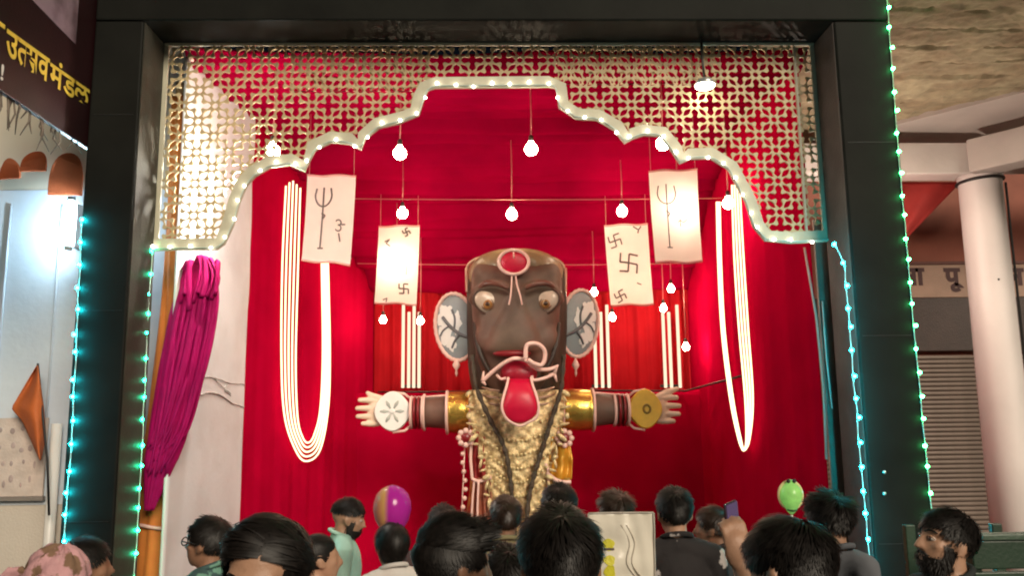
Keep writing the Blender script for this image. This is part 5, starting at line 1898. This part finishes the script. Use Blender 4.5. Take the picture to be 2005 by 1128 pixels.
fa = 38
wr = to_local(P(1456, 1122, 2.30), (pr.x, 1.95), fa)
el = to_local(P(1478, 1330, 2.16), (pr.x, 1.95), fa)
shl = Vector((-0.185, 0.0, pr.z - 0.35))
hdv = to_local(P(1440, 1045, 2.30), (pr.x, 1.95), fa) - wr
thumb = to_local(P(1500, 1050, 2.30), (pr.x, 1.95), fa) - to_local(P(1440, 1050, 2.30), (pr.x, 1.95), fa)
person('man with tilted black haired head holding a phone up, lower right', 1548, 998, 1.95, fa, (0.10, 0.09, 0.09), style='short', nhair=7000, seed=4, vox=0.0075, tilt=(16, 0, 10), skin=1, lscale=1.15,
       arms={'L': [shl, el, wr, hdv, thumb, Vector((0.55, 0, 0))]})
# the phone in his hand and patterned cuff
pc = P(1434, 1036, 2.37)
phn = thing('mobile_phone', 'dark mobile phone held up before the red curtain', 'phone', pc)
ax_ = (P(1436, 990, 2.29) - P(1440, 1060, 2.29)).normalized()
Mx = Matrix.Rotation(R(48), 3, 'Z') @ Matrix.Rotation(R(-6), 3, 'Y')
pb = MB().box((0, 0, 0), (0.072, 0.009, 0.15))
pb.v = [Mx @ v + pc for v in pb.v]
pho = pb.build('case', pm('dark_phone_case', (0.05, 0.03, 0.045), rough=0.25, var=0.1), phn, smooth=False, bevel=0.004)
ps = MB().box((0, 0, 0), (0.066, 0.002, 0.142))
ps.v = [Mx @ (v + Vector((0, -0.0058, 0))) + pc for v in ps.v]
ps.build('screen', pm('phone_screen', (0.05, 0.03, 0.06), rough=0.1, emit=(0.35, 0.25, 0.55), estr=0.12), phn, smooth=False)

person('man in black shirt with white prints, back to us right of the board', 1318, 950, 4.1, 2, (0.02, 0.018, 0.02), style='short', nhair=2600, seed=5, skin=1,
       shirtmat=pm('black_floral_shirt', (0.016, 0.013, 0.014), rough=0.85, var=0.1, bump=0.05, col2=(0.55, 0.50, 0.48), c2scale=7.5, c2lo=0.56, c2hi=0.585))
person('bearded man in mint green shirt looking down right against the red curtain', 676, 970, 5.2, -78, (0.42, 0.66, 0.56), style='fade', nhair=2600, seed=6, skin=1, beard=500, tilt=(14, 0, 0), faced=True)
rb = person('man with glasses in green printed shirt facing left by the white wall', 408, 1008, 3.95, 74, (0.10, 0.20, 0.17), style='short', nhair=2600, seed=7, skin=0, faced=True, tilt=(-4, 0, 0), lscale=1.25,
            shirtmat=pm('green_printed_shirt', (0.05, 0.10, 0.10), rough=0.85, var=0.1, bump=0.05, col2=(0.16, 0.34, 0.26), c2scale=16, c2lo=0.5, c2hi=0.56))
gl = thing('glasses', 'dark rimmed glasses worn by the man facing left', 'glasses', rb[0].location + Vector((0, 0, 1.5)))
gl.rotation_euler = rb[0].rotation_euler
for sx in (-1, 1):
    rim = [rb[1] @ Vector((sx * 0.033 + 0.024 * math.cos(2 * PI * k / 20), 0.106, 0.002 + 0.019 * math.sin(2 * PI * k / 20))) for k in range(20)]
    mbr = MB().tube(rim, 0.003, 6, closed=True)
    mbr.v = [v - Vector((0, 0, 1.5)) for v in mbr.v]
    put('rim', mbr.mesh('rim'), M_cord, gl)
    mbr = MB().tube([rb[1] @ Vector((sx * 0.058, 0.104, 0.006)), rb[1] @ Vector((sx * 0.078, 0.05, 0.007)), rb[1] @ Vector((sx * 0.086, -0.01, 0.004))], 0.003, 6)
    mbr.v = [v - Vector((0, 0, 1.5)) for v in mbr.v]
    put('temple', mbr.mesh('temple'), M_cord, gl)
person('child with dark hair bun in pink top turned right', 628, 1043, 4.2, -72, (0.62, 0.38, 0.40), style='bun', nhair=1200, seed=8, skin=1, hscale=0.86)
person('woman in white top with shoulder length dark hair under the pink balloon', 768, 1020, 4.3, 28, (0.62, 0.58, 0.55), style='bob', nhair=2400, seed=9, skin=0, hscale=0.9)
person('person with round short brown hair right before the effigy skirt', 990, 968, 4.5, 3, (0.25, 0.22, 0.12), style='short', nhair=2200, seed=10, hairmat=M_hair_brown, skin=0)
person('man with shaved neck and flat hair top before the effigy right flank', 1094, 944, 4.2, -3, (0.26, 0.14, 0.11), style='fade', nhair=2400, seed=11, skin=1, lscale=1.1)
person('person with dark head low between the quiff man and the nearest man', 992, 1062, 2.9, 8, (0.70, 0.62, 0.50), style='short', nhair=2400, seed=12, skin=0, hscale=0.92)
person('person whose brown hair just shows above the pale board', 1202, 960, 4.8, 40, (0.25, 0.08, 0.07), style='messy', nhair=2200, seed=13, hairmat=M_hair_brown)
person('person in dark top turned left beside the man with white prints', 1395, 988, 4.6, 60, (0.05, 0.04, 0.04), style='short', nhair=2000, seed=14, skin=0, hairmat=M_hair_brown)
person('man in grey shirt with dark hair before the right gate post', 1618, 960, 3.6, 24, (0.16, 0.17, 0.19), style='messy', nhair=2600, seed=15, skin=1)
person('bearded man in dark shirt gazing up left beside the right gate post', 1838, 993, 3.1, 96, (0.03, 0.035, 0.035), style='short', nhair=2600, seed=16, skin=1, beard=900, faced=True, tilt=(-12, 0, 0), vox=0.009, lscale=1.1)
person('person with small dark head behind the quiff man', 868, 984, 4.9, 0, (0.08, 0.05, 0.05), style='short', nhair=1000, seed=17, hscale=0.92)
person('dark haired person half hidden behind the pink scarf', 168, 1048, 3.5, -50, (0.06, 0.05, 0.06), style='short', nhair=2000, seed=18, hscale=0.93)
ra = person('person wearing a pink headscarf at the lower left corner', 108, 1060, 2.9, -118, (0.40, 0.22, 0.22), style=None, seed=19, tilt=(16, 0, 0), skin=0, faced=True, hscale=0.95)


def scarf_fn(u, v):
    w = 2 * PI * u
    th = lerp(0.02, 0.62 * PI, v)
    d = Vector((math.sin(th) * math.cos(w), math.sin(th) * math.sin(w), math.cos(th)))
    k = 0.016 + 0.006 * math.sin(w * 9 + v * 6) + 0.008 * noise.noise(Vector((w * 2, v * 5, 3)))
    p = CR_C + Vector((d.x * (CR_R.x + k), d.y * (CR_R.y + k), d.z * (CR_R.z + k)))
    if d.y > 0.25:
        p.z = max(p.z, 0.052 + 0.01 * math.sin(w * 5))
    return ra[1] @ p


put('headscarf', MB().grid(scarf_fn, 48, 20).mesh('headscarf'), pm('pink_printed_scarf', (0.58, 0.32, 0.34), rough=0.85, var=0.15, vscale=18, bump=0.1, col2=(0.22, 0.13, 0.08), c2scale=13, c2lo=0.54, c2hi=0.58), ra[0])
kn = MB()
for k in range(5):
    a = Vector((0.06 + 0.008 * k, -0.10 - 0.005 * k, 0.0))
    kn.tube(smooth_path([ra[1] @ (a + Vector((0, 0, .03))), ra[1] @ (a + Vector((.035, -.03, -.01 - .01 * k))), ra[1] @ (a + Vector((.045, -.045, -.08))), ra[1] @ (a + Vector((.04, -.05, -.15)))], 5), 0.017, 8, flat=0.5)
put('scarf_knot', kn.mesh('scarf_knot'), pm('pink_printed_scarf', (0.58, 0.32, 0.34)), ra[0])

# ------------------------------------------------------------------ balloons and board in the crowd
bc = P(768, 1003, 4.45)
bl = thing('pink_balloon', 'magenta and yellow balloon floating above the white topped woman', 'balloon', (bc.x, bc.y, bc.z - 0.4))
m = pm('balloon_magenta', (0.55, 0.04, 0.42), rough=0.18, var=0.08, bump=0, transl=0.3)
nt = m.node_tree
tcn = nt.nodes.new('ShaderNodeTexCoord')
sep = nt.nodes.new('ShaderNodeSeparateXYZ')
nt.links.new(tcn.outputs['Generated'], sep.inputs[0])
cr = nt.nodes.new('ShaderNodeValToRGB')
cr.color_ramp.elements[0].position = 0.12
cr.color_ramp.elements[0].color = (0.75, 0.25, 0.16, 1)
cr.color_ramp.elements[1].position = 0.46
cr.color_ramp.elements[1].color = (0.55, 0.03, 0.42, 1)
e2 = cr.color_ramp.elements.new(0.33)
e2.color = (0.80, 0.48, 0.14, 1)
nt.links.new(sep.outputs[0], cr.inputs[0])
nt.links.new(cr.outputs[0], nt.nodes['Principled BSDF'].inputs['Base Color'])
pr_ = [(0.008, -0.155), (0.014, -0.148), (0.007, -0.140), (0.03, -0.122), (0.062, -0.085), (0.088, -0.04), (0.100, 0.01), (0.098, 0.05), (0.084, 0.09), (0.058, 0.118), (0.028, 0.133), (0.003, 0.138)]
MB().lathe(pr_, 26, Matrix.Translation(bc)).build('balloon_skin', m, bl)
MB().tube(smooth_path([bc + Vector((0, 0, -0.155)), bc + Vector((0.02, 0, -.3)), bc + Vector((-.01, -.02, -.5)), bc + Vector((0.02, -0.06, -.85))], 6), 0.002, 5).build('string', M_wire, bl)
gc = P(1548, 972, 4.0)
gb = thing('green_balloon', 'small glowing green toy balloon above the crowd at the right', 'balloon', (gc.x, gc.y, gc.z - 0.1))
pg = [(r_ * .86, z_ * .86) for r_, z_ in ((0.006, -0.10), (0.022, -0.085), (0.036, -0.06), (0.055, -0.03), (0.064, 0.005), (0.058, 0.035), (0.042, 0.058), (0.026, 0.072), (0.018, 0.085), (0.003, 0.092))]
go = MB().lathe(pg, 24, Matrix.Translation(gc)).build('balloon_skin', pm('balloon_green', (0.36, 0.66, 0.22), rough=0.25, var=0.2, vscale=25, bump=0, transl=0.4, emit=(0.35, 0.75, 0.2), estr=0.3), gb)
MB().tube([gc + Vector((0.057 * math.cos(w), 0, 0.004 + 0.066 * math.sin(w))) for w in [2 * PI * k / 30 for k in range(30)]], 0.007, 6, closed=True).build('pale_seam', pm('pale_yellow_plastic', (0.72, 0.62, 0.30), rough=0.3), gb)
for dx in (-0.014, 0.014):
    MB().ell(gc + Vector((dx, -0.022, 0.072)), (0.010, 0.008, 0.010), 10, 6).build('dark_spot', M_cord, gb)
MB().tube([gc + Vector((x, -0.032 + abs(x), -0.062 - 0.004 * math.cos(x * 60))) for x in (-.022, -.01, 0, .01, .022)], 0.005, 6).build('dark_line', pm('dark_green_line', (0.03, 0.10, 0.03)), gb)
MB().tube([gc + Vector((0, 0, -.09)), gc + Vector((0.0, 0, -.3)), gc + Vector((0.02, 0, -.75))], 0.006, 8).build('stick', M_whitep, gb)
gl2 = [P(1512, 1010, 3.95), P(1524, 990, 3.95), P(1532, 975, 3.97)]

# pale plastic board on a stick
b0, b1 = P(1152, 1006, 3.5), P(1283, 1140, 3.5)
bd_ = thing('plastic_board', 'pale plastic covered board with yellow print held up in the crowd', 'board', ((b0.x + b1.x) / 2, 3.5, 0))


def bfn(u, v):
    x = lerp(b0.x, b1.x, u)
    z = lerp(b0.z, b1.z - 0.12, v)
    return Vector((x, 3.5 + 0.012 * noise.noise(Vector((u * 5, v * 5, 1))) + 0.010 * math.sin(u * 4 + v * 6), z))


M_plastic = pm('milky_plastic', (0.74, 0.70, 0.60), rough=0.22, var=0.08, vscale=6, bump=0.05, bscale=18, spec=0.6, coat=0.4)
MB().grid(bfn, 30, 40).build('sheet', M_plastic, bd_, thick=0.012)
for pts in ([(0, 0), (1, 0)], [(0, 0), (0, 1)], [(1, 0), (1, 1)], [(0.42, .72), (1, .72)]):
    MB().tube([bfn(lerp(pts[0][0], pts[1][0], k / 10), lerp(pts[0][1], pts[1][1], k / 10)) + Vector((0, -0.009, 0)) for k in range(11)], 0.0045, 6).build('fold_edge', pm('grey_edge', (0.42, 0.38, 0.33), rough=0.4), bd_)
for cv, hh in ((.32, .06), (.47, .05), (.58, .07), (.86, .07)):
    poly = [(0.30 + 0.085 * math.cos(w) * (1 + .18 * math.sin(3 * w + cv * 9)), cv + hh * math.sin(w)) for w in [2 * PI * k / 20 for k in range(20)]]
    MB().prism(poly, lambda u, v, d: bfn(u, v) + Vector((0, -d, 0)), 0.0095, 0.004).build('yellow_print', pm('lime_yellow_print', (0.62, 0.58, 0.04), rough=0.4), bd_, smooth=False)
for cv in (.36, .69, .74, .93):
    MB().tube([bfn(0.22 + .04 * k, cv + .004 * (k % 2)) + Vector((0, -0.010, 0)) for k in range(5)], 0.005, 6).build('dark_print', M_ink, bd_)
for o2 in (0, .08):
    MB().tube(smooth_path([bfn(.5 + o2, .12) + Vector((0, -.008, 0)), bfn(.62 + o2, .3) + Vector((0, -.008, 0)), bfn(.56 + o2, .5) + Vector((0, -.008, 0)), bfn(.75 + o2, .68) + Vector((0, -.008, 0))], 5), 0.003, 6).build('crease', pm('milky_crease', (0.55, 0.50, 0.42), rough=0.3), bd_)
MB().boxmm(((b0.x + b1.x) / 2 - .015, 3.512, 0), ((b0.x + b1.x) / 2 + .015, 3.54, b0.z - .03)).build('stick', pm('bamboo', (0.42, 0.24, 0.08)), bd_, smooth=False)
bpy.data.scenes.remove(TMP)
